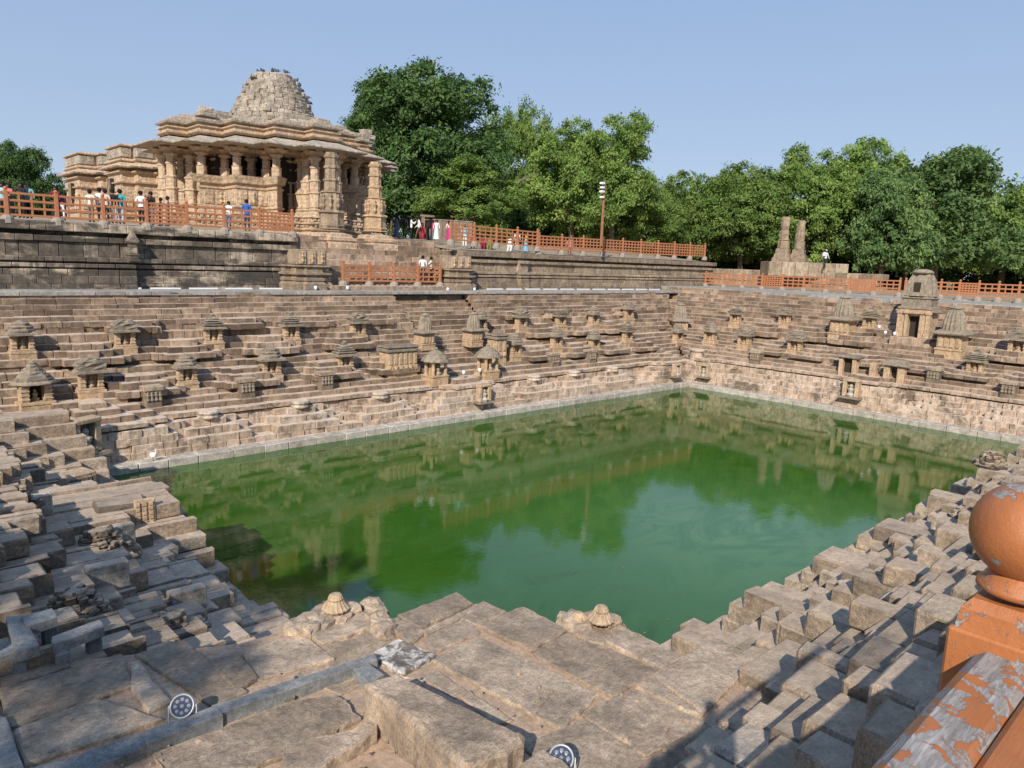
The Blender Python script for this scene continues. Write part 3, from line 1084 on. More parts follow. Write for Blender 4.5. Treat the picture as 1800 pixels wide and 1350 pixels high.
# inner ring of columns seen in the shade
for x, y in inset(EAVE, 3.2):
    column(hall, x * .97, y * .97, .95, COL_PROF, ez - .95 - .5)
for sx in (-1, 1):
    for sy in (-1, 1):
        q = [p for p in Pc if p[0] * sx > 0 and p[1] * sy > 0]
        # corner parapet: a stepped wall running between the two porches
        pl = [(sx * abs(x), sy * abs(y)) for x, y in q]
        out = sorted(pl, key=lambda p: math.atan2(abs(p[1]), abs(p[0])))
        out = [p for p in out if min(abs(p[0]), abs(p[1])) > 1.2]
        ring = out + [(p[0] - sx * .55, p[1] - sy * .55) for p in out[::-1]]
        ar = sum(ring[i][0] * ring[(i + 1) % len(ring)][1] - ring[(i + 1) % len(ring)][0] * ring[i][1] for i in range(len(ring)))
        if ar < 0:
            ring = ring[::-1]
        stack(MB(), ring, [(.22, .95), (.22, 1.1), (.08, 1.18), (.08, 1.3), (.2, 1.36), (.2, 1.46), (.1, 1.5), (.1, 2.6), (.2, 2.66), (.2, 2.76), (.08, 2.8), (.08, 2.95), (.28, 3.0), (.3, 3.12), (.42, 3.5)], .6).build('parapet_wall', M['temple'], hall, world=False)
        if sy < 0 or sx < 0:
            for i in range(len(out) - 1):
                a, c = np.array(out[i]), np.array(out[i + 1])
                L = np.linalg.norm(c - a)
                nrm = np.array([abs((c - a)[1]) * sx, abs((c - a)[0]) * sy]) / L
                m = max(1, int(L / .62))
                for k in range(m):
                    p = a + (c - a) * (k + .5) / m + nrm * .1
                    w = L / m * .38
                    tx = np.array([-nrm[1], nrm[0]])
                    pb = MB()
                    dx = abs(tx[0]) * w + abs(nrm[0]) * .07
                    dy = abs(tx[1]) * w + abs(nrm[1]) * .07
                    pb.box((p[0] - dx, p[1] - dy, 1.58), (p[0] + dx, p[1] + dy, 2.56), .02, 0, rnd.uniform(.3, .95))
                    if (k + i) % 2:
                        q_ = p + nrm * .1
                        pb.lathe([(.05, 0), (.13, .14), (.08, .3), (.15, .52), (.05, .6), (.09, .7), (.03, .8)], 7, (q_[0], q_[1], 1.64), rnd.uniform(.3, .7))
                    pb.build('relief_panel', M['temple'], hall, world=False)
# beams, eaves and the mouldings of the roof
stack(MB(), inset(EAVE, 1.15), [(0, 5.15), (0, 5.6)], .35).build('beam', M['temple'], hall, world=False)
stack(MB(), EAVE, [(-.4, 5.42), (.14, 5.42), (.16, 5.53), (-1.35, 6.12), (-1.35, 6.2)], .8).build('eave', M['roof'], hall, world=False)
# eave edge slabs, one by one
for p, nrm, g, i in along(EAVE, .8):
    if nrm[1] > .5 or nrm[0] > .5:
        continue
    tx = np.array([-nrm[1], nrm[0]])
    q0, q1 = p - nrm * .32, p + nrm * (.2 + rnd.uniform(-.02, .03))
    d = np.abs(tx) * g * .49
    MB().box((min(q0[0], q1[0]) - d[0], min(q0[1], q1[1]) - d[1], 5.44), (max(q0[0], q1[0]) + d[0], max(q0[1], q1[1]) + d[1], 5.56 + rnd.uniform(-.015, .015)), .025, .01, rnd.uniform(.5, 1)).build('eave_slab', M['roof'], hall, world=False)
PR = inset(EAVE, 1.35)
stack(MB(), PR, [(0, 6.0), (0, 6.25), (.2, 6.33), (.22, 6.42), (.02, 6.47), (.0, 6.66), (.14, 6.72), (.14, 6.8), (-.05, 6.84), (-.05, 6.95)], .45).build('roof_moulding', M['temple'], hall, world=False)
stack(MB(), PR, [(-.05, 6.93), (.22, 7.0), (.25, 7.1), (.0, 7.16), (.0, 7.28), (-.3, 7.33), (-.35, 7.48), (-.9, 7.55)], .55).build('roof_cornice', M['roof'], hall, world=False)
# ruined tiers of loose blocks above the cornice
for ins, z0, h, skip in ((1.8, 7.35, .28, .3), (2.7, 7.6, .28, .4), (3.8, 7.95, .3, .45)):
    stack(MB(), inset(EAVE, ins + .35), [(0, z0 - .3), (0, z0 + h - .1)], .4).build('roof_tier', M['roof'], hall, world=False)
    for p, nrm, g, i in along(inset(EAVE, ins), .85):
        if nrm[1] > .5 or nrm[0] > .5 or rnd.random() < skip:
            continue
        tx = np.array([-nrm[1], nrm[0]])
        d = np.abs(tx) * g * .48 + np.abs(nrm) * .4
        q = p - nrm * (.3 + rnd.uniform(-.06, .06))
        MB().box((q[0] - d[0], q[1] - d[1], z0 - .02), (q[0] + d[0], q[1] + d[1], z0 + h * rnd.uniform(.75, 1.35)), .05, .03, rnd.uniform(.2, 1)).build('roof_stone', M['roof'], hall, world=False)
# a leaning stub of masonry at the left corner of the roof and one at the right
for (x, y, z, m) in ((-6.2, -2.6, 7.4, 2), (5.6, -4.2, 7.4, 2)):
    for k in range(m):
        s = (.6, .42, .5)[k]
        MB().box((x - s, y - s * .8, z + k * .36), (x + s, y + s * .8, z + k * .36 + .34), .05, .04, rnd.uniform(.3, .9)).build('roof_stone', M['roof'], hall, world=False)
# the broken dome: rings of separate stones
R0 = [(1.42 + 1.78 * (1 - u ** 1.35) , 8.0 + 3.65 * u) for u in [k / 13 for k in range(14)]]
for k, (r, z) in enumerate(R0[:-1]):
    h = R0[k + 1][1] - z
    m = max(9, int(2 * PI * r / .5))
    off = rnd.random()
    for i in range(m):
        a = 2 * PI * (i + off) / m
        if math.sin(a) > .55:
            continue
        rr = r + rnd.uniform(-.1, .13)
        w = PI * rr / m * .97
        bb = MB().box((rr - .8, -w, z - .02), (rr, w, z + h * rnd.uniform(.9, 1.05)), .04, .03, rnd.uniform(.25, 1))
        ca, sa = math.cos(a), math.sin(a)
        bb.V = [v @ np.array([[ca, sa, 0], [-sa, ca, 0], [0, 0, 1]]) for v in bb.V]
        bb.build('dome_stone', M['roof'], hall, world=False)
MB().lathe([(3.0, 7.4), (2.8, 8.4), (2.4, 9.3), (1.8, 10.3), (1.2, 11.3), (1.1, 11.55)], 24, (0, 0, 0), .4).build('dome_core', M['roof'], hall, world=False)

# sanctum behind
SX, SY = 25.8, 75.0
sanc = thing('temple_sanctum', 'carved sanctum building with flat roof behind the pillared hall', 'temple', (SX, SY, TF))
SP = [(7, -11), (7, 8), (3, 8), (3, 9.5), (-3, 9.5), (-3, 8), (-6.2, 8), (-6.2, 6.6), (-7.4, 6.6), (-7.4, 5), (-8.8, 5), (-8.8, -.2), (-7.4, -.2), (-7.4, -1.8), (-6, -1.8), (-6, -4.2), (-7, -4.2), (-7, -5.4), (-7.9, -5.4),
      (-7.9, -9.4), (-7, -9.4), (-7, -10.4), (-5.6, -10.4), (-5.6, -11)]
stack(MB(), SP, [(.5, -.6), (.5, .0), (.2, .2), (.35, .3), (.35, .42), (.1, .5), (.1, .75), (.3, .82), (.3, .95), (.0, 1.0), (.0, 1.3), (.16, 1.36), (.16, 1.46), (-.08, 1.52), (-.08, 3.4), (.14, 3.46), (.16, 3.56), (-.05, 3.62), (-.05, 4.2),
                     (.2, 4.28), (.2, 4.4), (-.15, 4.5), (-.15, 4.62)], .6).build('carved_wall', M['temple'], sanc, world=False)
stack(MB(), SP, [(-.2, 4.6), (.5, 4.62), (.55, 4.72), (-.1, 5.1), (.1, 5.2), (.1, 5.32), (-.2, 5.4), (-.2, 6.25), (.08, 6.32), (.1, 6.42), (-.1, 6.5), (-.6, 6.6)], .75).build('eave', M['temple'], sanc, world=False)
for p, nrm, g, i in along(SP, .72):
    if nrm[1] > .5 or nrm[0] > .5:
        continue
    tx = np.array([-nrm[1], nrm[0]])
    d = np.abs(tx) * g * .36 + np.abs(nrm) * .09
    q = p - nrm * .04
    pb = MB().box((q[0] - d[0], q[1] - d[1], 1.6), (q[0] + d[0], q[1] + d[1], 2.3 + rnd.choice([0, .7, 1.0])), .02, 0, rnd.uniform(.3, .9))
    if rnd.random() < .6:
        q_ = p + nrm * .06
        pb.lathe([(.06, 0), (.17, .2), (.1, .45), (.2, .85), (.06, .95), (.12, 1.1), (.03, 1.25)], 7, (q_[0], q_[1], 1.75), rnd.uniform(.3, .7))
    pb.build('relief_panel', M['temple'], sanc, world=False)
    q = p - nrm * .16
    MB().box((q[0] - d[0] * 1.2, q[1] - d[1] * 1.2, 5.48), (q[0] + d[0] * 1.2, q[1] + d[1] * 1.2, 6.2), .03, 0, rnd.uniform(.2, .95)).build('roof_panel', M['roof'], sanc, world=False)
for (y, xw) in ((-6.6, -7.9), (2.4, -8.8)):
    MB().box((xw - .22, y - .6, 2.0), (xw, y + .6, 3.9), 0, 0, .5).build('window_opening', M['dark'], sanc, world=False)
    for k in range(3):
        MB().box((xw - .26, y - .4 + k * .4 - .04, 2.0), (xw - .222, y - .4 + k * .4 + .04, 3.9), 0, 0, .5).build('window_bar', M['temple'], sanc, world=False)
# loose roof blocks and the low ruined spire stub
for k, (x, y, r, z, h) in enumerate(((0, -5, 5.2, 6.45, .6), (.2, -5.2, 4.1, 7.0, .5), (.4, -5.4, 2.9, 7.45, .5), (.6, -5.6, 1.7, 7.9, .6))):
    m = int(2 * PI * r / 1.0)
    for i in range(m):
        a = 2 * PI * i / m
        if math.sin(a) > .4 and math.cos(a) > -.3:
            continue
        bb = MB().box((r - 1.1, -.48, z), (r + rnd.uniform(-.12, .12), .48, z + h * rnd.uniform(.7, 1.2)), .06, .05, rnd.uniform(.2, .9))
        ca, sa = math.cos(a), math.sin(a)
        bb.V = [v @ np.array([[ca, sa, 0], [-sa, ca, 0], [0, 0, 1]]) + np.array([x, y, 0]) for v in bb.V]
        bb.build('roof_stone', M['roof'], sanc, world=False)
    MB().lathe([(r - .5, z - .3), (r - .6, z + h)], 16, (x, y, 0), .4).build('roof_tier', M['roof'], sanc, world=False)

# the pair of gate columns in front of the hall
GATE = [(1.15, 0), (1.15, .35), (.95, .45), (1.05, .6), (1.05, .72), (.82, .8), (.9, .95), (.8, 1.0), (.8, 1.7), (.95, 1.78), (.88, 1.9), (.66, 1.96), (.7, 2.6), (.62, 3.0), (.72, 3.06), (.5, 3.14), (.5, 3.75), (.58, 3.8),
        (.58, 3.9), (.44, 3.96), (.44, 4.55), (.52, 4.6), (.52, 4.74), (.42, 4.8), (.42, 5.2), (.5, 5.26), (.52, 5.4), (.4, 5.46), (.38, 5.6)]
gp = [at_y(583, 416, 45.2), at_y(659, 419, 45.2)]
for k, p in enumerate(gp):
    t = thing('gate_column', ('tall carved free standing column at the stair head, the one nearer the crowd', 'tall carved free standing column at the stair head, the darker left one')[1 - k], 'column',
              (p[0], p[1], p[2] - .25), .0, 'pair of gate columns at the stair head', (1.02 - .05 * k,) * 3)
    pb = MB()
    stack(pb, [(-1.2, -.7), (-.7, -.7), (-.7, -1.2), (.7, -1.2), (.7, -.7), (1.2, -.7), (1.2, .7), (.7, .7), (.7, 1.2), (-.7, 1.2), (-.7, .7), (-1.2, .7)], [(.3, -1.2), (.3, -.2), (.1, -.1), (.2, .0), (.2, .15), (-.05, .25), (-.05, .4), (-.3, .5)], .5)
    pb.build('base', M['temple'], t, world=False)
    MB().lathe([(r * .92, z) for r, z in GATE[4:]], 16, (0, 0, 0), .55, .07, 8).build('shaft', M['shrine' if k else 'highpale'], t, world=False)
    for i in range(8):
        a = 2 * PI * i / 8 + .2
        MB().lathe([(.04, 0), (.13, .16), (.08, .34), (.16, .6), (.05, .7), (.09, .82), (.03, .95)], 7, (math.cos(a) * .66, math.sin(a) * .66, 2.02), .6).build('relief_figure', M['shrine' if k else 'highpale'], t, world=False)
# the two worn pillars beyond, on their block platform
PD = 76
pp = at_d(1412, 476, PD)
t = thing('stone_platform', 'long low stone block platform that carries two worn pillars', 'platform', (pp[0], pp[1], pp[2] - .6))
ax = np.array([.72, -.69])
for k in range(6):
    c = (k - 2.5) * 1.35
    b = MB().box((c - .66, -1.4, 0), (c + .66, 1.4, 1.45 + rnd.uniform(-.03, .03)), .04, .01, rnd.uniform(.55, 1))
    o = b.build('platform_stone', M['highpale'], t, world=False)
t.rotation_euler = (0, 0, math.atan2(-.69, .72))
for k, px in enumerate((1375, 1403)):
    p = at_d(px, 457, PD)
    q = thing('worn_pillar', ('worn stone pillar on the low platform, the taller left one', 'worn stone pillar on the low platform, the shorter one nearer the visitor')[k], 'pillar', p, .3, 'two worn pillars before the trees', (.98 if k == 0 else .9))
    stack(MB(), rect(-.8, -.8, .8, .8), [(.15, -.3), (.1, .2), (-.02, .28), (-.06, .6), (-.14, .66), (-.16, 1.1), (-.3, 1.2)], .4).build('base', M['highpale'], q, world=False)
    MB().lathe([(.62, 1.2), (.56, 2.0), (.66, 2.06), (.5, 2.15), (.5, 2.4), (.52, 2.9), (.42, 3.1), (.5, 3.5), (.44, 3.9), (.46, 4.3), (.36, 4.45)], 9, (0, 0, 0), .4, .08, 3, .06).build('shaft', M['highpale'], q, world=False)
# low wall behind the long fence
lw = thing('low_wall', 'low rough stone wall standing behind the long orange fence', 'wall', (75, 40, -1.8))
for k in range(24):
    for j in range(3):
        y = 28.0 + k * 1.15 + (j % 2) * .5
        MB().box((74.6 + rnd.uniform(-.05, .05), y + .01, -1.75 + j * .62), (76.2, y + 1.14, -1.14 + j * .62), .05, .02, rnd.uniform(.2, .9)).build('stone_block', M['highpale'], lw)
# gateway hut under the big tree
hp = at_d(795, 420, 63)
hut = thing('stone_hut', 'small old stone slab building under the big dark tree', 'hut', (hp[0], hp[1], 1.5), math.radians(-12), None, .86)
for k in range(6):
    x = -2.1 + k * .72
    MB().box((x, -.1, 0), (x + .7, .3, 2.05), .02, .01, rnd.uniform(.4, .9)).build('wall_slab', M['highpale'], hut, world=False)
MB().box((-2.15, -.15, 2.05), (2.25, 2.2, 2.16), .03, .02, .4).build('roof_slab', M['roof'], hut, world=False)
MB().box((-3.3, -.05, 0), (-3.0, .3, 2.3), .02, .01, .4).build('door_post', M['highpale'], hut, world=False)
MB().box((-3.4, -.06, 2.3), (-2.0, .3, 2.5), .02, .01, .4).build('lintel', M['highpale'], hut, world=False)
MB().box((-2.0, .35, 0), (2.1, 2.0, 2.0), .02, .01, .4).build('back_wall', M['dark'], hut, world=False)
# ------------------------------------------------------------------ shrines and carved reliefs of the tank walls
def upper_n(z, CR_):
    n = CR_[10][2]
    for c in CR_[8:]:
        if z >= c[0] - .02:
            n = c[2]
    return n


def idol(b, z, s=1.0, y=0.0, t=.6):
    b.lathe([(.16 * s, z), (.2 * s, z + .1 * s), (.09 * s, z + .2 * s), (.14 * s, z + .36 * s), (.05 * s, z + .42 * s), (.08 * s, z + .5 * s), (.03 * s, z + .58 * s)], 8, (0, y, 0), t)


def make_niche(kindn):
    t = thing('niche_shrine', 'x', 'shrine', (0, 0, 0))
    b = MB()
    b.box((-.6, -.1, -.42), (.6, .6, .0), .02, .01, .5)
    b.box((-.62, -.12, 0), (.62, .6, .14), .02, .01, .6)
    b.box((-.56, -.06, .14), (.56, .6, .24), .02, .01, .8)
    b.build('plinth', M['shrine'], t, world=False)
    for sx in (-1, 1):
        j = MB()
        j.box((sx * .5, 0, .24), (sx * .27, .5, .98), .02, .01, .7)
        for z in (.3, .5, .7, .86):
            j.box((sx * .53, -.03, z), (sx * .26, .2, z + .07), .01, 0, .8)
        j.build('jamb', M['shrine'], t, world=False)
    MB().box((-.28, .3, .24), (.28, .6, .98), 0, 0, .35).build('niche_back', M['shrine'], t, world=False)
    b = MB()
    idol(b, .24, .95, .22, .6)
    b.build('idol', M['shrine'], t, world=False)
    b = MB()
    b.prism(rect(-.74, -.3, .74, .6), .98, 1.06, .4, rect(-.7, -.26, .7, .6))
    b.prism(rect(-.72, -.28, .72, .6), 1.06, 1.2, .5, rect(-.5, -.05, .5, .6))
    b.build('canopy', M['shroof'], t, world=False)
    b = MB()
    if kindn == 0:
        r = [(.66, 1.16), (.64, 1.26), (.52, 1.32), (.56, 1.42), (.4, 1.5), (.42, 1.6), (.24, 1.68), (.1, 1.76)]
        b.lathe(r, 10, (0, .28, 0), .5, .05, 5, .045, .8)
    elif kindn == 1:
        for k in range(5):
            w = .68 - k * .12
            b.box((-w, .25 - w * .75, 1.16 + k * .13), (w, .25 + w * .6, 1.27 + k * .13), .035, .03, rnd.uniform(.2, .9))
        b.lathe([(.1, 1.78), (.16, 1.84), (.05, 1.93)], 8, (0, .25, 0), .5)
    else:
        b.rock((0, .26, 1.34), (.62, .48, .24), 5, .16, .4, 3)
        b.rock((.06, .26, 1.56), (.36, .3, .14), 8, .2, .6, 2)
    b.build('roof', M['shroof'], t, world=False)
    return t


NP = [make_niche(0), make_niche(1), make_niche(2)]
NUSED = [False] * 3


def niche(p, rz, label, group, scale=1.0, v=None):
    v = rnd.randrange(3) if v is None else v
    if not NUSED[v]:
        NUSED[v] = True
        o = NP[v]
        o.location = tuple(float(q) for q in p)
        o.rotation_euler = (0, 0, rz)
        o.scale = (scale,) * 3
        o['label'] = label
        o['group'] = group
        return o
    return dup(NP[v], p, rz, label, scale, group)


def solve(px, py, frame_axis, CRS, XY, zg):
    """foot of a shrine seen at (px,py) on the sloping wall"""
    z = zg
    for _ in range(12):
        n = upper_n(z, CRS) - .1
        P = at_y(px, py, YB + n) if frame_axis == 'y' else at_x(px, py, XB + n)
        z = .5 * z + .5 * P[2]
    # snap to the top of a course
    tops = [c[1] for c in CRS[8:]]
    zt = min(tops, key=lambda q: abs(q - P[2]))
    i = [c[1] for c in CRS].index(zt)
    n = CRS[min(i + 1, len(CRS) - 1)][2] - .52
    P = at_y(px, py, YB + n) if frame_axis == 'y' else at_x(px, py, XB + n)
    return np.array([P[0], P[1], zt - .02])


UP_W = [(42, 625, 0), (222, 613, 2), (377, 603, 1), (514, 597, 1), (632, 592, 2), (847, 584, 0), (919, 579, 2), (988, 575, 1), (1047, 571, 0), (1107, 565, 0)]
LO_W = [(163, 690, 2), (331, 672, 0), (479, 661, 0), (609, 649, 1), (909, 622, 0), (981, 614, 0), (1048, 612, 0), (1106, 601, 1)]
for i, (x, y, v) in enumerate(UP_W):
    niche(solve(x, y, 'y', CW, 0, -4.4), rnd.uniform(-.05, .05), 'small roofed niche shrine, %s from left in the upper row below the temple' % ORD[i], 'niche shrines of the temple side wall', rnd.uniform(.76, .86), v)
for i, (x, y, v) in enumerate(LO_W):
    niche(solve(x, y, 'y', CW, 0, -6), rnd.uniform(-.05, .05), 'small roofed niche shrine, %s from left in the lower row below the temple' % ORD[i], 'niche shrines of the temple side wall', rnd.uniform(.76, .86), v)
LO_R = [(1245, 604, 0), (1305, 612, 2), (1394, 621, 2), (1710, 662, 1)]
UP_R = [(1290, 570, 1), (1376, 573, 2), (1525, 580, 1), (1786, 628, 2)]
for i, (x, y, v) in enumerate(UP_R):
    niche(solve(x, y, 'x', CR, 0, -4), -PI / 2, 'small roofed niche shrine, %s from the far corner, upper row of right wall' % ORD[i], 'niche shrines of the right wall', .8 + .2 * (i == 3), v)
for i, (x, y, v) in enumerate(LO_R):
    niche(solve(x, y, 'x', CR, 0, -5.5), -PI / 2, 'small roofed niche shrine, %s from the far corner, lower row of right wall' % ORD[i], 'niche shrines of the right wall', rnd.uniform(.82, .95), v)
niche(solve(1195, 604, 'y', CW, 0, -6), 0, 'small roofed niche shrine left of the spired shrine in the far corner', 'niche shrines of the temple side wall', .9, 0)


# the largest niche shrine at the left corner
def big_niche(p, rz, label, s):
    t = thing('niche_shrine', label, 'shrine', p, rz, None, s)
    b = MB()
    b.box((-.82, -.16, -.5), (.82, 1.0, .0), .03, .01, .5)
    b.box((-.85, -.2, 0), (.85, 1.0, .16), .03, .01, .6)
    b.build('plinth', M['shrine'], t, world=False)
    for sx in (-1, 1):
        j = MB()
        j.box((sx * .72, 0, .16), (sx * .34, .7, 1.12), .03, .01, .7)
        for k in range(4):
            j.box((sx * .76, -.04, .26 + k * .22), (sx * .33, .3, .34 + k * .22), .015, 0, .8)
        j.build('jamb', M['shrine'], t, world=False)
    MB().box((-.35, .55, .16), (.35, .95, 1.12), 0, 0, .2).build('niche_back', M['dark'], t, world=False)
    b = MB()
    idol(b, .16, 1.1, .4, .5)
    b.build('idol', M['shrine'], t, world=False)
    for k in range(6):
        w = 1.1 - k * .16
        m = MB()
        m.lathe([(w, 1.1 + k * .17), (w * .97, 1.19 + k * .17), (w * .84, 1.275 + k * .17)], 12, (0, .45, 0), rnd.uniform(.2, .8), .04, 6, .035, .85)
        m.build('roof_tier', M['shroof'], t, world=False)
    MB().lathe([(.16, 2.1), (.2, 2.2), (.06, 2.32)], 8, (0, .45, 0), .5).build('finial', M['shroof'], t, world=False)
    return t


big_niche(solve(66, 703, 'y', CW, 0, -6.2), 0.1, 'largest roofed niche shrine with dark opening at the left corner', .74)


def spire_shrine(p, rz, label, s, base_h=1.0, group='spired shrines of the tank', cap=True):
    t = thing('spired_shrine', label, 'shrine', p, rz, group, s)
    b = MB()
    b.box((-.72, -.5, -.5), (.72, .9, .0), .02, .01, .5)
    b.box((-.75, -.55, 0), (.75, .9, .12), .02, .01, .6)
    b.box((-.66, -.46, .12), (.66, .9, base_h), .03, .01, .7)
    b.build('base', M['shrine'], t, world=False)
    for k in range(4):
        x = -.48 + k * .32
        MB().box((x - .11, -.52, .2), (x + .11, -.44, base_h - .1), .02, 0, rnd.uniform(.3, .9)).build('relief_panel', M['shrine'], t, world=False)
    b = MB()
    b.prism(rect(-.95, -.75, .95, .95), base_h, base_h + .08, .4, rect(-.98, -.78, .98, .95))
    b.prism(rect(-.96, -.76, .96, .95), base_h + .08, base_h + .28, .5, rect(-.62, -.45, .62, .8))
    b.build('canopy', M['shroof'], t, world=False)
    b = MB()
    h0 = base_h + .26
    b.lathe([(.62, h0), (.6, h0 + .3), (.55, h0 + .6), (.46, h0 + .95), (.34, h0 + 1.25)], 32, (0, .12, 0), .55, .07, 16)
    b.build('spire', M['shroof'], t, world=False)
    if cap:
        MB().lathe([(.25, h0 + 1.25), (.4, h0 + 1.31), (.4, h0 + 1.37), (.2, h0 + 1.45), (.08, h0 + 1.5)], 14, (0, .12, 0), .8).build('cap_stone', M['shroof'], t, world=False)
    return t


spire_shrine(solve(1478, 588, 'x', CR, 0, -4), -PI / 2, 'spired shrine with wavy canopy just left of the tall tower shrine', 1.0)
spire_shrine(solve(1671, 610, 'x', CR, 0, -4), -PI / 2, 'spired shrine with round cap just right of the tall tower shrine', 1.05, .95)
spire_shrine(solve(1198, 585, 'y', CW, 0, -5) + np.array([0, .2, 0]), -.7, 'ribbed spire shrine in the far corner of the tank', .85)
spire_shrine(solve(748, 600, 'y', CW, 0, -5), 0, 'slim spired shrine left of the narrow steps, behind the domed one', .66)
spire_shrine(solve(833, 600, 'y', CW, 0, -5), 0, 'slim spired shrine right of the narrow steps, behind the domed one', .66)


def dome_shrine(p, rz, label, s):
    t = thing('domed_shrine', label, 'shrine', p, rz, 'domed shrines flanking the narrow steps', s)
    MB().box((-.66, -.55, -.6), (.66, .7, .0), .02, .01, .5).box((-.7, -.6, 0), (.7, .7, .12), .02, .01, .6).build('plinth', M['shrine'], t, world=False)
    for x in (-.5, .5):
        for y in (-.42, .35):
            MB().lathe([(.15, .12), (.11, .25), (.13, .5), (.1, .8), (.18, 1.0)], 8, (x, y, 0), .7).build('pillar', M['shrine'], t, world=False)
    MB().box((-.34, -.1, .12), (.34, .6, 1.0), .02, 0, .5).build('niche_back', M['shrine'], t, world=False)
    b = MB()
    idol(b, .12, 1.2, -.25, .6)
    b.build('idol', M['shrine'], t, world=False)
    b = MB()
    b.lathe([(.7, .98), (.95, 1.02), (.93, 1.1), (.8, 1.25), (.78, 1.32), (.6, 1.45), (.58, 1.52), (.36, 1.66), (.14, 1.76), (.16, 1.84), (.05, 1.95)], 20, (0, 0, 0), .5, .03, 10, .012)
    b.build('dome_roof', M['shroof'], t, world=False)
    return t


dome_shrine(solve(756, 655, 'y', CW, 0, -6) + np.array([0, -.5, 0]), 0, 'domed pillar shrine on the left of the narrow steps', .84)
dome_shrine(solve(847, 646, 'y', CW, 0, -6) + np.array([0, -.5, 0]), 0, 'domed pillar shrine on the right of the narrow steps', .84)


def relief_wall(p, rz, label, w, h):
    t = thing('relief_wall', label, 'carved wall', p, rz, 'carved panels by the narrow steps')
    MB().box((-w / 2, 0, -.5), (w / 2, .9, h), .02, .01, .6).build('wall_body', M['shrine'], t, world=False)
    b = MB()
    stack(b, rect(-w / 2, 0, w / 2, .9), [(.0, h), (.12, h + .04), (.12, h + .12), (.02, h + .16), (.02, h + .22), (.1, h + .26), (.06, h + .34)], .4)
    b.build('coping', M['shroof'], t, world=False)
    m = int(w / .3)
    for k in range(m):
        x = -w / 2 + (k + .5) * w / m
        MB().box((x - .1, -.05, h * .42), (x + .1, .05, h * .95), .02, 0, rnd.uniform(.3, .9)).build('relief_panel', M['shrine'], t, world=False)
        MB().rock((x, -.04, h * .26), (.1, .09, .13), k, .2, rnd.uniform(.3, .9), 1).build('relief_figure', M['shrine'], t, world=False)
    return t


relief_wall(solve(703, 653, 'y', CW, 0, -6) + np.array([0, -.3, 0]), 0, 'carved orange relief wall left of the domed pillar shrine', 1.9, 1.15)
relief_wall(solve(876, 628, 'y', CW, 0, -6) + np.array([0, -.3, 0]), 0, 'short carved relief wall right of the domed pillar shrine', .85, 1.2)

# tall tower shrine on the right wall
tp = solve(1606, 592, 'x', CR, 0, -4.2)
t = thing('tower_shrine', 'tall tower shrine with dark doorway and window on the right wall', 'shrine', (tp[0] - .15, tp[1], tp[2] - .1), -PI / 2, None, .86)
b = MB()
b.box((-1.45, -.7, -.8), (1.45, 1.4, .12), .04, .02, .5)
b.build('plinth', M['tank'], t, world=False)
b = MB()
b.box((-1.15, -.3, .12), (-.42, 1.5, 2.25), .03, .01, .7)
b.box((.42, -.3, .12), (1.15, 1.5, 2.25), .03, .01, .7)
b.box((-.42, .5, .12), (.42, 1.5, 2.25), .0, 0, .5)
b.box((-1.12, -.28, 1.75), (1.12, 1.45, 2.24), .02, 0, .6)
b.build('chamber_wall', M['shrine'], t, world=False)
MB().box((-.4, .3, .14), (.4, .48, 1.74), 0, 0, .3).build('doorway', M['dark'], t, world=False)
for sx in (-1, 1):
    b = MB()
    b.box((sx * .44, -.42, .12), (sx * .62, -.28, 1.9), .02, 0, .8)
    b.build('door_jamb', M['shrine'], t, world=False)
    b = MB()
    b.box((sx * .8, -.4, .12), (sx * 1.22, -.25, .5), .02, 0, .8)
    b.box((sx * .85, -.38, .5), (sx * 1.18, -.25, 1.9), .02, 0, .6)
    b.box((sx * .78, -.44, 1.9), (sx * 1.26, -.25, 2.1), .03, 0, .5)
    b.build('pilaster', M['shrine'], t, world=False)
    b = MB()
    b.prism(rect(sx * 1.25 - .18, -.35, sx * 1.25 + .3, 1.2), 2.1, 2.3, .4, rect(sx * 1.2 - .1, -.2, sx * 1.2 + .12, 1.1))
    b.build('side_canopy', M['shroof'], t, world=False)
b = MB()
b.box((-.72, -.52, 1.92), (.72, -.2, 2.12), .03, .01, .5)
b.build('lintel', M['shrine'], t, world=False)
b = MB()
stack(b, rect(-1.1, -.25, 1.1, 1.4), [(0, 2.2), (.12, 2.3), (.12, 2.42), (-.06, 2.5), (-.06, 3.05), (.06, 3.12), (-.12, 3.25), (-.14, 3.3)], .5)
b.build('attic', M['shroof'], t, world=False)
sp = [(-1.0, -.2), (-.5, -.2), (-.5, -.34), (.5, -.34), (.5, -.2), (1.0, -.2), (1.0, .2), (1.14, .2), (1.14, 1.0), (1.0, 1.0), (1.0, 1.4), (-1.0, 1.4), (-1.0, 1.0), (-1.14, 1.0), (-1.14, .2), (-1.0, .2)]
b = MB()
stack(b, sp, [(0, 3.28), (-.05, 3.7), (-.12, 4.1), (-.22, 4.5), (-.36, 4.85), (-.44, 4.98)], .6)
b.build('spire', M['shroof'], t, world=False)
MB().box((-.24, -.36, 3.62), (.2, -.24, 4.32), 0, 0, .3).build('window_opening', M['dark'], t, world=False)
MB().lathe([(.45, 4.95), (.72, 5.02), (.74, 5.1), (.55, 5.24), (.2, 5.32)], 18, (0, .55, 0), .7, 0, 8, .01).build('cap_stone', M['shroof'], t, world=False)


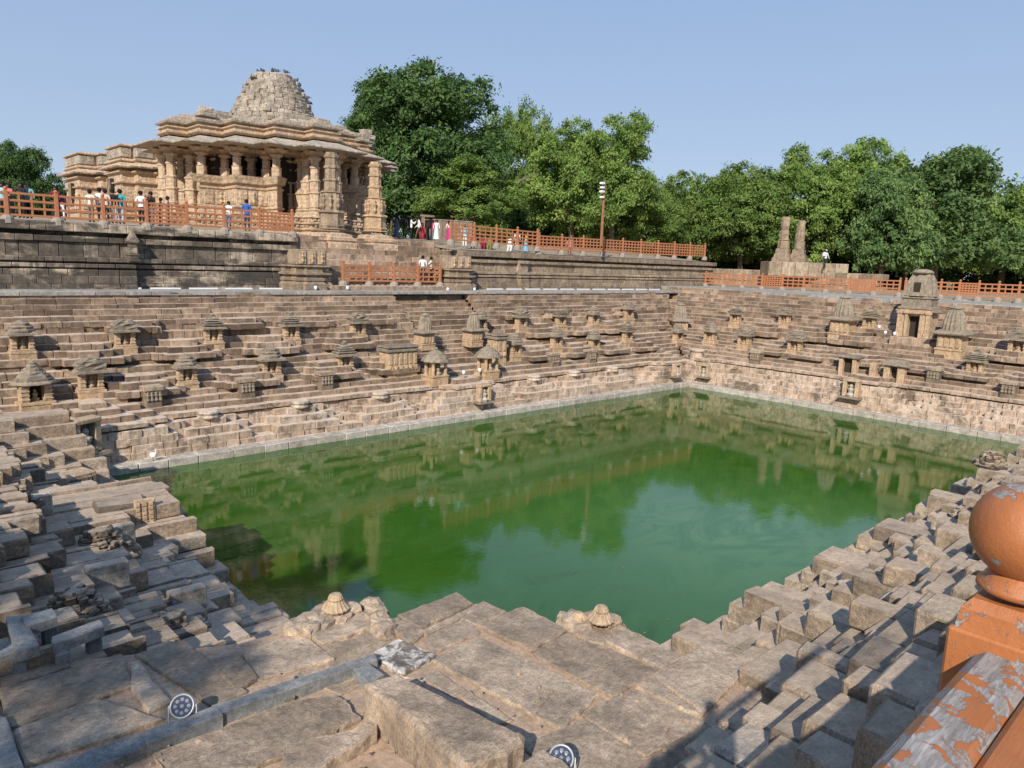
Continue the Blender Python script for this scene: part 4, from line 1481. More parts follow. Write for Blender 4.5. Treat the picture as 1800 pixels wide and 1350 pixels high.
# framed idols at the water's edge
def framed(p, rz, label, s=1.0):
    t = thing('framed_idol', label, 'idol niche', p, rz, 'framed idols at the water line', s)
    b = MB()
    b.prism([(-.75, -.35), (.75, -.35), (.7, .3), (-.7, .3)], .0, .1, .3, [(-.7, -.3), (.7, -.3), (.66, .3), (-.66, .3)])
    b.build('sill', M['shroof'], t, world=False)
    for sx in (-1, 1):
        MB().box((sx * .52, -.14, .1), (sx * .27, .3, 1.12), .03, .01, .9).build('jamb', M['shrine'], t, world=False)
    MB().box((-.55, -.16, 1.1), (.55, .3, 1.26), .03, .01, .8).build('lintel', M['shrine'], t, world=False)
    MB().box((-.27, .15, .1), (.27, .3, 1.1), 0, 0, .2).build('niche_back', M['shroof'], t, world=False)
    b = MB()
    idol(b, .1, 1.45, .0, .9)
    b.lathe([(.05, .55), (.06, .62)], 6, (.15, -.05, 0), .9)
    b.build('idol', M['idol'], t, world=False)
    return t


framed(at_y(851, 708, YB + .4), 0, 'framed pale idol at the water edge below the narrow steps', .82)
framed(at_x(1494, 700, XB + .5), -PI / 2, 'framed pale idol at the water edge of the right wall', .95)
framed(at_y(152, 802, YB + .2), .5, 'framed white idol in the shaded left corner', 1.15)
framed(at_y(1190, 663, YB + .4), 0, 'framed idol on the left of the far corner', .78)
framed(at_x(1236, 664, XB + .45), -PI / 2, 'framed idol on the right of the far corner', .78)


p = at_y(1221, 664, YB + .5)
t = thing('drum_pilaster', 'round banded pilaster standing in the far corner between two framed idols', 'pilaster', (p[0], p[1], WZ + .5), 0)
for k, (r0, h0, h1) in enumerate(((.75, 0, .3), (.6, .3, 1.0), (.7, 1.0, 1.2), (.5, 1.2, 2.0), (.62, 2.0, 2.15))):
    MB().lathe([(r0 * .95, h0), (r0, h0 + .05), (r0, h1 - .05), (r0 * .95, h1)], 16, (0, 0, 0), rnd.uniform(.5, 1)).build('drum', M['tank'], t, world=False)


# carved relief blocks set into the stepped pyramids
def relief_block(p, rz, label, s):
    t = thing('relief_block', label, 'carved block', p, rz, 'carved figure blocks of the tank', s)
    MB().box((-.42, 0, -.3), (.42, .9, .62), .04, .02, .3).build('block', M['near'], t, world=False)
    MB().box((-.5, -.06, .62), (.5, .7, .86), .03, .02, .6).build('cap', M['near'], t, world=False)
    for k in range(4):
        b = MB()
        b.lathe([(.03, 0), (.1, .08), (.06, .2), (.11, .34), (.04, .4), (.06, .46), (.02, .52)], 7, (-.3 + k * .2, -.02, .06), .5)
        b.build('relief_figure', M['shroof'], t, world=False)
    return t


for i, (x, y) in enumerate(((268, 706), (432, 689), (571, 673), (972, 637), (1037, 631))):
    p = solve(x, y, 'y', CW, 0, -6.6)
    p = p + np.array([0, -.25, 0])
    relief_block(p, 0, 'dark carved figure block, %s from the left, below the lower shrine row' % ORD[i], .82)
for i, (x, y) in enumerate(((1328, 632), (1640, 668), (1772, 690))):
    p = solve(x, y, 'x', CR, 0, -6.2) + np.array([-.2, 0, 0])
    relief_block(p, -PI / 2, 'carved figure block, %s from the far corner, low on the right wall' % ORD[i], .85)
# broken shrine frame lying open on the right wall
bp = solve(1488, 655, 'x', CR, 0, -6) + np.array([-.2, 0, 0])
t = thing('ruined_shrine', 'roofless ruined shrine of leaning slabs low on the right wall', 'shrine', bp, -PI / 2)
for x in (-.5, .35):
    MB().box((x, 0, -.4), (x + .28, .5, 1.0), .03, .02, .8).build('jamb', M['shrine'], t, world=False)
MB().box((-.75, -.15, 1.0), (.85, .7, 1.14), .03, .04, .5).build('roof_slab', M['shroof'], t, world=False)
MB().box((-.3, .3, 0), (.4, .6, 1.0), 0, 0, .3).build('niche_back', M['dark'], t, world=False)
bp = solve(1562, 668, 'x', CR, 0, -6) + np.array([-.2, 0, 0])
t = thing('ruined_shrine', 'ruined shrine of three stubby posts under a slab roof below the tower', 'shrine', bp, -PI / 2)
for x in (-1.2, -.35, .5):
    MB().box((x, 0, -.4), (x + .4, .5, .85), .04, .03, .7).build('post', M['shrine'], t, world=False)
MB().prism(rect(-.5, -.2, 1.1, .8), .85, 1.2, .4, rect(-.2, .1, .8, .8)).build('roof_slab', M['shroof'], t, world=False)
# drum shaped stones on top of the lower pyramids
for i, s in enumerate(PYR_W):
    b = MB()
    b.lathe([(.42, 0), (.46, .06), (.4, .14), (.46, .24), (.4, .3)], 12, (0, 0, 0), .9)
    o = b.build('drum_stone', M['tank'], None, world=False)
    o.location = (s, YB + 1.6, WZ + 1.48)
    tag(o, 'round pale drum stone, %s from the left along the lower ledge' % ORD[i], 'stone', 'drum stones on the lower pyramids')
# ------------------------------------------------------------------ the slab-paved corner platform in the foreground
PZ = -4.75


def qz(pts, z):
    return [tuple(at_z(x, y, z)[:2]) for x, y in pts]


def ccw(poly):
    a = sum(poly[i][0] * poly[(i + 1) % len(poly)][1] - poly[(i + 1) % len(poly)][0] * poly[i][1] for i in range(len(poly)))
    return poly if a > 0 else poly[::-1]


def slab(b, poly, z0, z1, step=.11, edge=.014, ch=.018, rough=.011, t=.5, chip=.04, seed=None, grow=.042):
    """one worn stone slab: wavering outline, chipped and rounded rim, uneven top"""
    R_ = np.random.default_rng(seed if seed is not None else rnd.randrange(10 ** 6))
    P = [np.array(p) for p in ccw(list(poly))]
    cen0 = np.mean(P, 0)
    P = [p + (p - cen0) / np.linalg.norm(p - cen0) * grow for p in P]
    ring = []
    for i in range(len(P)):
        a, c = P[i], P[(i + 1) % len(P)]
        L = np.linalg.norm(c - a)
        m = max(2, int(L / step))
        nrm = np.array([-(c - a)[1], (c - a)[0]]) / max(L, 1e-6)
        for k in range(m):
            u = k / m
            r = abs(R_.normal(0, edge * .7)) + (chip * R_.random() if R_.random() < .08 else 0)
            if k == 0:
                d = cen0 - a
                ring.append(a + d / np.linalg.norm(d) * (ch * .8 + r))
            else:
                ring.append(a + (c - a) * u + nrm * r)
    ring = np.array(ring)
    n = len(ring)
    # inward offset along the outline's own normals
    e = np.roll(ring, -1, 0) - np.roll(ring, 1, 0)
    nin = np.stack([-e[:, 1], e[:, 0]], 1) / np.maximum(np.linalg.norm(e, axis=1, keepdims=True), 1e-6)
    sd = R_.uniform(0, 50)

    def hz(x, y):
        q = Vector((x * 1.7 + sd, y * 1.7, sd))
        return rough * 1.5 * (mnoise.noise(q) + .5 * mnoise.noise(q * 2.7) + .35 * mnoise.noise(q * 6.0))
    levels = [(ring, np.full(n, z0)), (ring, z1 - ch + R_.uniform(-.008, .008, n)), (ring + nin * ch * .45, z1 - ch * .3 + R_.uniform(-.005, .004, n))]
    V, F = [], []
    for xy, z in levels:
        V += [(x, y, zz) for (x, y), zz in zip(xy, z)]
    F += [(k * n + i, k * n + (i + 1) % n, (k + 1) * n + (i + 1) % n, (k + 1) * n + i) for k in range(2) for i in range(n)]
    top = ring + nin * ch * 1.3
    lo, hi = top.min(0), top.max(0)
    g = max(step, .1)
    pts = [Vector(p) for p in top]
    for x in np.arange(lo[0] + g / 2, hi[0], g):
        for y in np.arange(lo[1] + g / 2, hi[1], g):
            pts.append(Vector((x + R_.uniform(-.3, .3) * g, y + R_.uniform(-.3, .3) * g)))
    vo, eo, fo, ov, oe, of = delaunay_2d_cdt(pts, [(i, (i + 1) % n) for i in range(n)], [list(range(n))], 1, 1e-5)
    base = len(V)
    V += [(p.x, p.y, z1 + hz(p.x, p.y)) for p in vo]
    F += [tuple(base + q for q in f) for f in fo]
    # stitch the rim to the top (the first n points keep their order when nothing merges)
    first = {}
    for q, src in enumerate(ov):
        for a in src:
            if a < n:
                first[a] = q
    F += [(2 * n + i, 2 * n + (i + 1) % n, base + first[(i + 1) % n], base + first[i]) for i in range(n) if i in first and (i + 1) % n in first]
    return b.add(V, F, t)


plat = thing('corner_platform', 'big rough paved stone platform in the foreground corner above the water', 'platform', (4, 6, PZ))
OUT = [(-260, 1250), (0, 1166), (120, 1163), (240, 1150), (420, 1132), (505, 1108), (570, 1085), (600, 1072), (640, 1080), (676, 1098), (703, 1083), (802, 1046), (829, 1063), (849, 1060), (887, 1077), (919, 1070),
       (995, 1111), (1016, 1106), (1050, 1088), (1075, 1092), (1155, 1135), (1200, 1155), (1255, 1126), (1326, 1152), (1400, 1250), (1520, 1330), (1500, 1420), (900, 1900), (-300, 1900)]
MB().prism(ccw(qz(OUT, PZ - .045)), -7.2, PZ - .045, .5).build('sand_bed', M['sand'], plat)
MB().prism(ccw([(p[0] * .93, p[1] * .93) for p in qz(OUT, PZ)]), -9.4, -7.19, .3).build('platform_foot', M['near'], plat)
SLABS = [
    [(701, 1080), (802, 1041), (829, 1060), (742, 1103)], [(746, 1106), (832, 1064), (840, 1072), (752, 1113)], [(678, 1095), (700, 1086), (746, 1108), (720, 1131)],
    [(750, 1117), (819, 1084), (842, 1109), (761, 1145)], [(804, 1081), (849, 1057), (887, 1074), (844, 1098)], [(844, 1101), (919, 1067), (995, 1108), (933, 1142)],
    [(760, 1160), (842, 1118), (1050, 1219), (984, 1278)], [(936, 1146), (1001, 1110), (1157, 1176), (1076, 1222)], [(1016, 1104), (1068, 1088), (1157, 1132), (1121, 1153)],
    [(1128, 1156), (1160, 1135), (1200, 1155), (1160, 1174)], [(1152, 1184), (1257, 1122), (1328, 1158), (1237, 1252)], [(1023, 1253), (1112, 1212), (1238, 1268), (1135, 1325)],
    [(1120, 1205), (1150, 1188), (1232, 1255), (1205, 1250)], [(1030, 1262), (1128, 1328), (1090, 1420), (920, 1310)], [(1142, 1330), (1240, 1272), (1390, 1330), (1330, 1430), (1200, 1400)],
    [(534, 1107), (625, 1071), (674, 1094), (570, 1132)], [(572, 1134), (674, 1100), (693, 1117), (589, 1153)], [(430, 1146), (526, 1109), (585, 1156), (455, 1190)],
    [(238, 1150), (325, 1124), (432, 1212), (372, 1238)], [(366, 1162), (424, 1153), (453, 1190), (414, 1210)], [(2, 1178), (90, 1142), (120, 1170), (4, 1207)],
    [(2, 1210), (212, 1150), (228, 1205), (18, 1279)], [(24, 1283), (168, 1230), (283, 1264), (46, 1342)], [(232, 1166), (246, 1162), (300, 1232), (262, 1250), (234, 1206)],
    [(560, 1160), (640, 1128), (690, 1119), (655, 1146), (440, 1215)], [(-150, 1230), (-6, 1180), (-2, 1290), (-150, 1330)], [(1262, 1262), (1336, 1180), (1400, 1262), (1340, 1300)],
    [(770, 1175), (820, 1210), (800, 1222), (745, 1190)], [(830, 1212), (900, 1262), (870, 1268), (815, 1226)]]
SZ = [0] * len(SLABS)
for i, q in enumerate(SLABS):
    b = slab(MB(), qz(q, PZ), PZ - .12, PZ + rnd.uniform(-.012, .02) - (.03 if i in (27, 28, 24) else 0), t=rnd.uniform(.05, .95))
    b.build('paving_slab', M['slab'], plat, smooth=False)
slab(MB(), qz([(655, 1150), (701, 1125), (762, 1152), (705, 1184)], PZ), PZ - .12, PZ + .015, rough=.03, t=.4).build('lichen_slab', M['lichen'], plat)
# the lower strip beyond the grey edging, with its rough stones
LOWQ = [(240, 1330), (377, 1262), (655, 1172), (690, 1190), (640, 1210), (812, 1345), (700, 1420), (240, 1420)]
for q, dz, t_ in (([(270, 1326), (374, 1288), (498, 1243), (590, 1224), (632, 1262), (560, 1300), (433, 1352), (300, 1370)], .02, .35), ([(505, 1322), (617, 1298), (655, 1275), (662, 1300), (560, 1365), (500, 1372)], .1, .75),
                  ([(565, 1200), (612, 1184), (636, 1198), (600, 1215)], -.02, .5), ([(700, 1186), (742, 1200), (730, 1214), (690, 1196)], .03, .6)):
    slab(MB(), qz(q, PZ), PZ - .2, PZ + dz, rough=.03, edge=.02, t=t_).build('rough_stone', M['slab'], plat)
# grey edging beams standing a little proud
for q, h in (([(377, 1238), (653, 1150), (659, 1160), (385, 1254)], .1), ([(618, 1171), (642, 1162), (671, 1184), (646, 1197)], .09), ([(259, 1283), (374, 1241), (386, 1256), (262, 1304)], .11),
             ([(40, 1352), (130, 1330), (257, 1286), (260, 1306), (130, 1362), (60, 1375)], .09), ([(-20, 1262), (11, 1262), (42, 1350), (-20, 1380)], .07)):
    slab(MB(), qz(q, PZ + h), PZ - .1, PZ + h, step=.3, edge=.004, ch=.012, rough=.004, chip=.02, t=rnd.uniform(.4, .9)).build('edging_beam', M['beam'], plat)
# big block in front
bb_ = slab(MB(), qz([(640, 1200), (697, 1181), (925, 1291), (905, 1312), (813, 1342)], PZ + .42), PZ - .1, PZ + .42, rough=.03, edge=.02, ch=.05, t=.6)
tag(bb_.build('step_block', M['slab']), 'big long stone block rising from the platform at the bottom of the view', 'stone block')
b = slab(MB(), qz([(905, 1352), (955, 1318), (1000, 1345), (960, 1400)], PZ + .3), PZ - .1, PZ + .3, rough=.03, t=.7)
tag(b.build('step_block', M['slab']), 'sandy broken stone at the bottom edge beside the lower floodlight', 'stone block')


# fluted finials on broken carved roofs at the platform edge
def urn(px, py, label, s=1.0):
    p = at_z(px, py, PZ + .12)
    t = thing('fluted_finial', label, 'finial', (p[0], p[1], PZ + .1), 0, 'fluted finials at the platform edge', s)
    b = MB()
    for k in range(16):
        a = k * .62
        b.rock((math.cos(a) * (.25 + .018 * k), math.sin(a) * (.25 + .018 * k), -.08 - .025 * k), (.17, .14, .11), k, .22, rnd.uniform(.3, .9), 1, a)
    b.build('broken_roof', M['slab'], t, world=False)
    MB().lathe([(.21, 0), (.225, .03), (.2, .055), (.15, .12), (.125, .17)], 48, (0, 0, .02), .9, .05, 16).build('skirt', M['shrine'], t, world=False)
    MB().lathe([(.115, .19), (.125, .2), (.1, .26), (.075, .28), (.03, .285)], 40, (0, 0, .01), .9, .05, 16).build('crown', M['shrine'], t, world=False)
    return t


urn(590, 1070, 'fluted stone finial on a broken roof at the left of the platform edge', .8)
urn(1056, 1090, 'fluted stone finial on a broken roof at the right of the platform edge', .76)
b = MB()
for k in range(9):
    p = at_z(520 + k * 9, 1104 - k * 3.4 + (k % 3) * 5, PZ)
    b.rock((p[0], p[1], PZ - .03), (.17, .14, .12), 40 + k, .2, rnd.uniform(.4, .9), 2, k)
tag(b.build('broken_carving', M['slab']), 'crumbling row of carved stone lumps left of the left finial', 'rubble')
b = MB()
for k in range(6):
    p = at_z(655 + k * 4, 1068 + k * 8, PZ)
    b.rock((p[0], p[1], PZ - .06), (.12, .14, .14), 60 + k, .22, rnd.uniform(.3, .8), 2, k)
tag(b.build('broken_carving', M['slab']), 'broken carved lump right of the left finial', 'rubble')
p = at_z(1002, 1092, PZ)
t = thing('carved_lump', 'small broken carved shell stone beside the right finial', 'rubble', (p[0], p[1], PZ - .05))
MB().rock((0, 0, .03), (.16, .14, .12), 77, .2, .6, 2).build('stone', M['slab'], t, world=False)
MB().lathe([(.13, .0), (.1, .1), (.04, .15)], 24, (.06, -.1, .05), .7, .08, 12).build('shell', M['shrine'], t, world=False)


# grey lintels on posts at the left edge
def lintel(pts, z, label, legs=True):
    q = ccw(qz(pts, z))
    c = np.mean(q, 0)
    t = thing('grey_lintel', label, 'stone lintel', (c[0], c[1], z - .4))
    slab(MB(), q, z - .13, z, step=.3, edge=.004, ch=.015, rough=.004, chip=.02, t=.6).build('beam', M['beam'], t)
    if legs:
        for u in (.12, .88):
            a, d = np.array(q[0]), np.array(q[2])
            m = a + (d - a) * u
            MB().box((m[0] - .08, m[1] - .08, z - .75), (m[0] + .08, m[1] + .08, z - .131), .015, .005, .4).build('post', M['beam'], t)


lintel([(11, 1084), (42, 1083), (67, 1132), (27, 1144)], -4.45, 'grey stone lintel lying at the left edge, pointing at the platform')
lintel([(42, 1083), (89, 1070), (96, 1083), (49, 1098)], -4.42, 'short grey stone lintel joining the longer one at the left edge')
lintel([(96, 1117), (171, 1090), (180, 1101), (97, 1130)], -4.5, 'grey stone lintel on posts at the left corner of the platform')
lintel([(-30, 1130), (23, 1129), (29, 1144), (-30, 1158)], -4.5, 'grey stone lintel cut by the left edge of the view', False)
lintel([(1443, 1122), (1466, 1118), (1528, 1150), (1506, 1166)], -5.0, 'dark stone lintel above the steps right of the platform')


# carved wreckage on the near left wall and the near right wall
def wreck(px, py, z, label, s, seed, mat='near'):
    p = at_z(px, py, z)
    t = thing('carved_wreck', label, 'carved stone', (p[0], p[1], z - .3), rnd.uniform(-.2, .2), 'broken carved shrine roofs', s)
    R_ = random.Random(seed)
    for k in range(5):
        w = .7 - k * .1
        b = MB()
        ph = R_.random()
        b.lathe([(w * .9, k * .12 - .08), (w, k * .12 - .03), (w * .96, k * .12 + .03), (w * .78, k * .12 + .055)], 13, (R_.uniform(-.06, .06), R_.uniform(-.06, .06), 0), R_.uniform(0, .6), .05, 4, .05, .8, ph)
        for i in range(9):
            a = 2 * PI * i / 9 + ph
            if R_.random() < .7:
                b.rock((math.cos(a) * w * .93, math.sin(a) * w * .74, k * .12 + R_.uniform(-.04, .05)), (R_.uniform(.06, .13), R_.uniform(.06, .12), R_.uniform(.04, .09)), R_.randrange(9999), .22, R_.uniform(.0, .7), 1, a)
        b.build('roof_tier', M[mat], t, world=False)
    return t


wreck(128, 1040, -4.95, 'large broken carved shrine roof in shade at the left edge', .6, 1)
wreck(300, 1078, -5.7, 'broken carved shrine roof left of the platform above the water', .56, 2)
wreck(175, 940, -5.8, 'collapsed carved shrine roof further along the shaded left wall', .75, 3)
wreck(20, 870, -5.2, 'broken carved shrine roof at the far left edge', .8, 4)
wreck(1490, 1030, -5.4, 'broken carved shrine roof among the blocks right of the water', .62, 5)
wreck(1695, 905, -5.2, 'broken carved shrine roof behind the orange railing ball', .7, 6)
wreck(1745, 800, -5.2, 'broken carved shrine roof at the right edge above the ball', .75, 7)
# lattice block and inscribed stones on the left wall
p = at_z(230, 885, -5.9)
t = thing('lattice_block', 'broken stone block with a carved diamond lattice panel', 'carved stone', (p[0], p[1], -6.5), -.1)
MB().box((-.75, -.3, 0), (.3, .3, .7), .05, .03, .2).build('block', M['near'], t, world=False)
b = MB()
b.box((.0, -.4, .05), (.45, -.28, .78), .02, .01, .9)
for i in range(3):
    for k in range(6):
        b.rock((.07 + i * .14, -.41, .12 + k * .11), (.05, .03, .05), i * 9 + k, .1, .9, 0)
b.build('lattice_panel', M['shrine'], t, world=False)
for k, (px, py, lab) in enumerate(((90, 838, 'pale carved frieze stone, the left one of two at the left corner'), (135, 832, 'pale carved frieze stone, the right one of two at the left corner'))):
    p = at_z(px, py, -6.6)
    t = thing('frieze_stone', lab, 'carved stone', (p[0], p[1], -7.0), .35, 'carved frieze stones at the left corner')
    MB().box((-.5, -.2, 0), (.5, .5, .42), .04, .02, .8).build('stone', M['shrine'], t, world=False)
    b = MB()
    for i in range(7):
        b.rock((-.38 + i * .125, -.22, .22), (.05, .04, .09), i, .2, .2, 0)
    b.build('carved_row', M['near'], t, world=False)
# pale replacement blocks on the left wall
for k, (px, py, z, lab) in enumerate(((187, 985, -5.2, 'long pale replacement block in the shade of the left wall'), (60, 868, -5.4, 'pale replacement block near the far left edge'), (205, 920, -5.7, 'pale replacement block pair below the lattice stone'),
                                      (328, 1030, -6.1, 'pale narrow replacement block close to the water steps'), (478, 1080, -7.85, 'pale chiselled block at the water beside the platform'))):
    p = at_z(px, py, z)
    o = MB().box((p[0] - .32, p[1] - .13 - .1 * (k == 4), z - .5), (p[0] + .32, p[1] + .13 + .2 * (k == 4), z - .04), .02, .01, 1).build('pale_block', M['near'])
    tag(o, lab, 'stone block', 'pale replacement blocks')
# ------------------------------------------------------------------ terracotta fences
def fence(label, P0, P1, bays, rows, cells, H=1.2, foot=True, dense=()):
    P0, P1 = np.array(P0, float), np.array(P1, float)
    d = (P1 - P0) / bays
    L = np.linalg.norm(d)
    rz = math.atan2(d[1], d[0])
    pit = -math.asin(d[2] / L)
    t = thing('orange_fence', label, 'fence', P0, 0, None)
    pm = MB()
    pm.box((-.08, -.08, -.05), (.08, .08, H + .06), .008, 0, .5)
    pm.lathe([(.05, H + .06), (.06, H + .08), (.085, H + .12), (.09, H + .16), (.07, H + .2), (.02, H + .225)], 10, (0, 0, 0), .5)
    post = pm.mesh('post', M['orange'])
    rail = MB().box((0, -.04, -.052), (L, .04, .052), .006, 0, .5).mesh('rail', M['orange'])
    bal = MB().box((-.04, -.03, .12), (.04, .03, H - .04), 0, 0, .5).mesh('baluster', M['orange'])
    ft = MB().lathe([(.3, -.25), (.28, .0), (.2, .1), (.1, .14)], 10, (0, 0, 0), .5).mesh('footing', M['postfoot'])

    def put(name, me, loc, rot):
        o = bpy.data.objects.new(name, me)
        C.objects.link(o)
        o.parent = t
        o.location = tuple(loc)
        o.rotation_euler = rot
    for i in range(bays + 1):
        put('post', post, d * i, (0, 0, rz))
        if foot:
            put('footing', ft, d * i + np.array([0, 0, .0]), (0, 0, rz))
        if i == bays:
            break
        rs = rows + (2 if i in dense else 0)
        cl = cells * (2 if i in dense else 1)
        for k in range(rs + 1):
            put('rail', rail, d * i + np.array([0, 0, .14 + (H - .2) * k / rs]), (0, pit, rz))
        for k in range(1, cl):
            put('baluster', bal, d * (i + k / cl), (0, 0, rz))
    return t


fence('long orange fence on the blackened high wall with people behind it', (-3.7, 41.15, 1.2), (20.35, 41.15, 1.2), 12, 3, 4, 1.18, True, (3, 8, 11))
a, c = at_y(792, 424, 41.3), at_y(944, 436, 41.3)
fence('orange fence on the wall top right of the stair head', a, c, 4, 4, 4, 1.25)
e0, e1 = at_y(947, 441, 41.3), at_y(1238, 453, 41.3)
fence('orange fence along the brown high wall under the trees', e0, e1, 9, 4, 6, 1.2)
a, c = at_y(603, 497, 40.25), at_y(773, 499, 40.25)
lf = fence('orange fence closing the landing between the two pedestals', a, c, 4, 3, 4, 1.15)
a, c = at_x(1152, 496, 64.2), at_x(1580, 517, 64.2)
dirn = (c - a)
fence('long orange fence on the right terrace, left of the tower shrine', a, c, 12, 3, 4, 1.12, True, (6, 10))
a2, c2 = at_x(1590, 517.5, 64.2), at_x(1990, 537, 64.2)
fence('orange fence on the right terrace, running right of the tower shrine', a2, c2, 11, 3, 3, 1.12, True, (3,))

# ------------------------------------------------------------------ the railing at the photographer's elbow
BALL = at_d(1806, 936, 1.10)
rail = thing('terracotta_railing', 'peeling terracotta wooden railing with a round ball on its post, very near', 'railing', (BALL[0], BALL[1], -1.75))
bx, by, bz = BALL
r = .0755
prof = [(r * math.sin(u * PI / 20), r - r * math.cos(u * PI / 20)) for u in range(2, 20)] + [(.004, 2 * r)]
nb = len(prof) - 1
MB().lathe([(rr, bz - r + z) for rr, z in prof], 40, (bx, by, 0), [(.7 if k < nb - 5 else .53 if k < nb - 3 else .45) for k in range(nb) for i in range(40)] + [.45, .6]).build('ball', M['peel'], rail, smooth=True)
MB().lathe([(.046, bz - r - .022), (.056, bz - r - .016), (.055, bz - r - .008), (.044, bz - r - .002), (.04, bz - r + .016)], 40, (bx, by, 0), .62).build('collar', M['peel'], rail, smooth=True)
sh = bz - r - .02
MB().prism(rect(bx - .058, by - .058, bx + .058, by + .058), sh - .028, sh - .012, .62, rect(bx - .046, by - .046, bx + .046, by + .046)).prism(rect(bx - .062, by - .062, bx + .062, by + .062), sh - .06, sh - .028, .6, rect(bx - .058, by - .058, bx + .058, by + .058)).build('post_cap', M['peel'], rail)
MB().box((bx - .068, by - .07, -1.75), (bx + .07, by + .07, sh - .06), .004, 0, .66).build('post', M['peel'], rail)
rz_ = -.55
b = MB()
pr = [(.0, -.07), (.018, -.03), (.03, .0), (.03, .03), (.018, .055), (0, .068)]
n_ = 26
xs_ = np.linspace(-3.2, bx - .0681, n_)
V, F = [], []
y_c = .222
profl = [(-.034, -.06), (-.038, -.012), (-.026, .0), (.026, .002), (.04, -.01), (.036, -.06)]
for x in xs_:
    for (dy, dz) in profl:
        V.append((x, y_c + dy + rnd.uniform(-.0015, .0015), rz_ + dz + rnd.uniform(-.0015, .0015)))
m_ = len(profl)
for k in range(n_ - 1):
    for i in range(m_ - 1):
        F.append((k * m_ + i, (k + 1) * m_ + i, (k + 1) * m_ + i + 1, k * m_ + i + 1))
b.add(V, F, .53).build('top_rail', M['peel'], rail)
MB().box((-3.2, .12, rz_ - .06), (bx - .069, .183, rz_ - .004), .008, 0, .75).build('inner_moulding', M['peel'], rail)
for zz in (-.83, -1.12, -1.45):
    MB().box((-3.2, y_c - .022, zz - .03), (bx - .086, y_c + .022, zz + .03), .004, 0, .6).build('rail', M['peel'], rail)
for k in range(10):
    x = bx - .3 - k * .36
    MB().box((x - .025, y_c - .018, -1.72), (x + .025, y_c + .018, rz_ - .062), .003, 0, .6).build('baluster', M['peel'], rail)
"""rail goes on beyond the post"""
MB().box((bx + .087, .19, rz_ - .06), (bx + 2.2, .27, rz_ - .002), .01, 0, .5).build('top_rail', M['peel'], rail)
# ground strip the photographer stands on
kb = thing('kerb_wall', 'row of big rough kerb stones right under the near railing', 'kerb wall', (3, .5, -2.4))
x = -3.0
while x < 14:
    L = rnd.uniform(.7, 1.3)
    MB().box((x + .01, .05, -2.6), (x + L - .01, .75 + rnd.uniform(-.06, .06), -1.75 + rnd.uniform(-.03, .03)), .04, .015, rnd.uniform(.2, .9)).build('kerb_stone', M['near'], kb)
    x += L
o = MB().box((-14, -14, -2.4), (40, .045, -1.76), 0, 0, .5).build('footpath', M['ground'])
kind(o, 'structure')
# ------------------------------------------------------------------ trees
def crown_mesh(name, mat, blobs, clumps, per, leaf, cr, seed, droop=.0):
    R_ = np.random.default_rng(seed)
    B = np.array(blobs, float)
    w = (B[:, 3] * B[:, 4] + B[:, 3] * B[:, 5] + B[:, 4] * B[:, 5])
    idx = R_.choice(len(B), clumps, p=w / w.sum())
    d = R_.normal(size=(clumps, 3))
    d /= np.linalg.norm(d, axis=1, keepdims=True)
    d[:, 2] = np.where(d[:, 2] < -.7, -d[:, 2], d[:, 2])
    rad = R_.uniform(.72, 1.06, (clumps, 1))
    P = B[idx, :3] + d * rad * B[idx, 3:6]
    n = clumps * per
    ci = np.repeat(np.arange(clumps), per)
    off = R_.normal(size=(n, 3)) * cr * np.array([.55, .55, .34])
    size_c = R_.uniform(.6, 1.35, clumps)
    pos = P[ci] + off * size_c[ci][:, None]
    pos[:, 2] -= droop * (off[:, 0] ** 2 + off[:, 1] ** 2) / cr
    nrm = d[ci] * .7 + R_.normal(size=(n, 3)) * .6 + np.array([0, 0, .45])
    nrm /= np.linalg.norm(nrm, axis=1, keepdims=True)
    t1 = np.cross(nrm, R_.normal(size=(n, 3)))
    t1 /= np.linalg.norm(t1, axis=1, keepdims=True)
    t2 = np.cross(nrm, t1)
    s = leaf * R_.uniform(.6, 1.3, (n, 1))
    V = np.stack([pos - t1 * s, pos + t2 * s * .45, pos + t1 * s, pos - t2 * s * .45], 1).reshape(-1, 3)
    me = bpy.data.meshes.new(name)
    me.vertices.add(n * 4)
    me.vertices.foreach_set('co', V.astype(np.float32).ravel())
    me.loops.add(n * 4)
    me.loops.foreach_set('vertex_index', np.arange(n * 4, dtype=np.int32))
    me.polygons.add(n)
    me.polygons.foreach_set('loop_start', np.arange(0, n * 4, 4, dtype=np.int32))
    me.update()
    tc = R_.uniform(0, 1, clumps)
    at = me.attributes.new('tint', 'FLOAT', 'FACE')
    at.data.foreach_set('value', np.clip(tc[ci] * .7 + R_.uniform(0, .3, n), 0, 1).astype(np.float32))
    me.materials.append(mat)
    return me


def blob_set(seed, rx, rz, n, spread=.62):
    R_ = random.Random(seed)
    B = [(0, 0, -.3, rx * .7, rx * .7, rz * .72)]
    for k in range(n):
        a = 2 * PI * k / n * 2.4 + R_.uniform(-.4, .4)
        e = math.asin(R_.uniform(-.85, .98))
        q = R_.uniform(.2, .36)
        m = R_.uniform(.62, .84)
        B.append((math.cos(a) * rx * m * math.cos(e), math.sin(a) * rx * m * math.cos(e), math.sin(e) * rz * m, rx * q, rx * q, rz * q * .85))
    return B


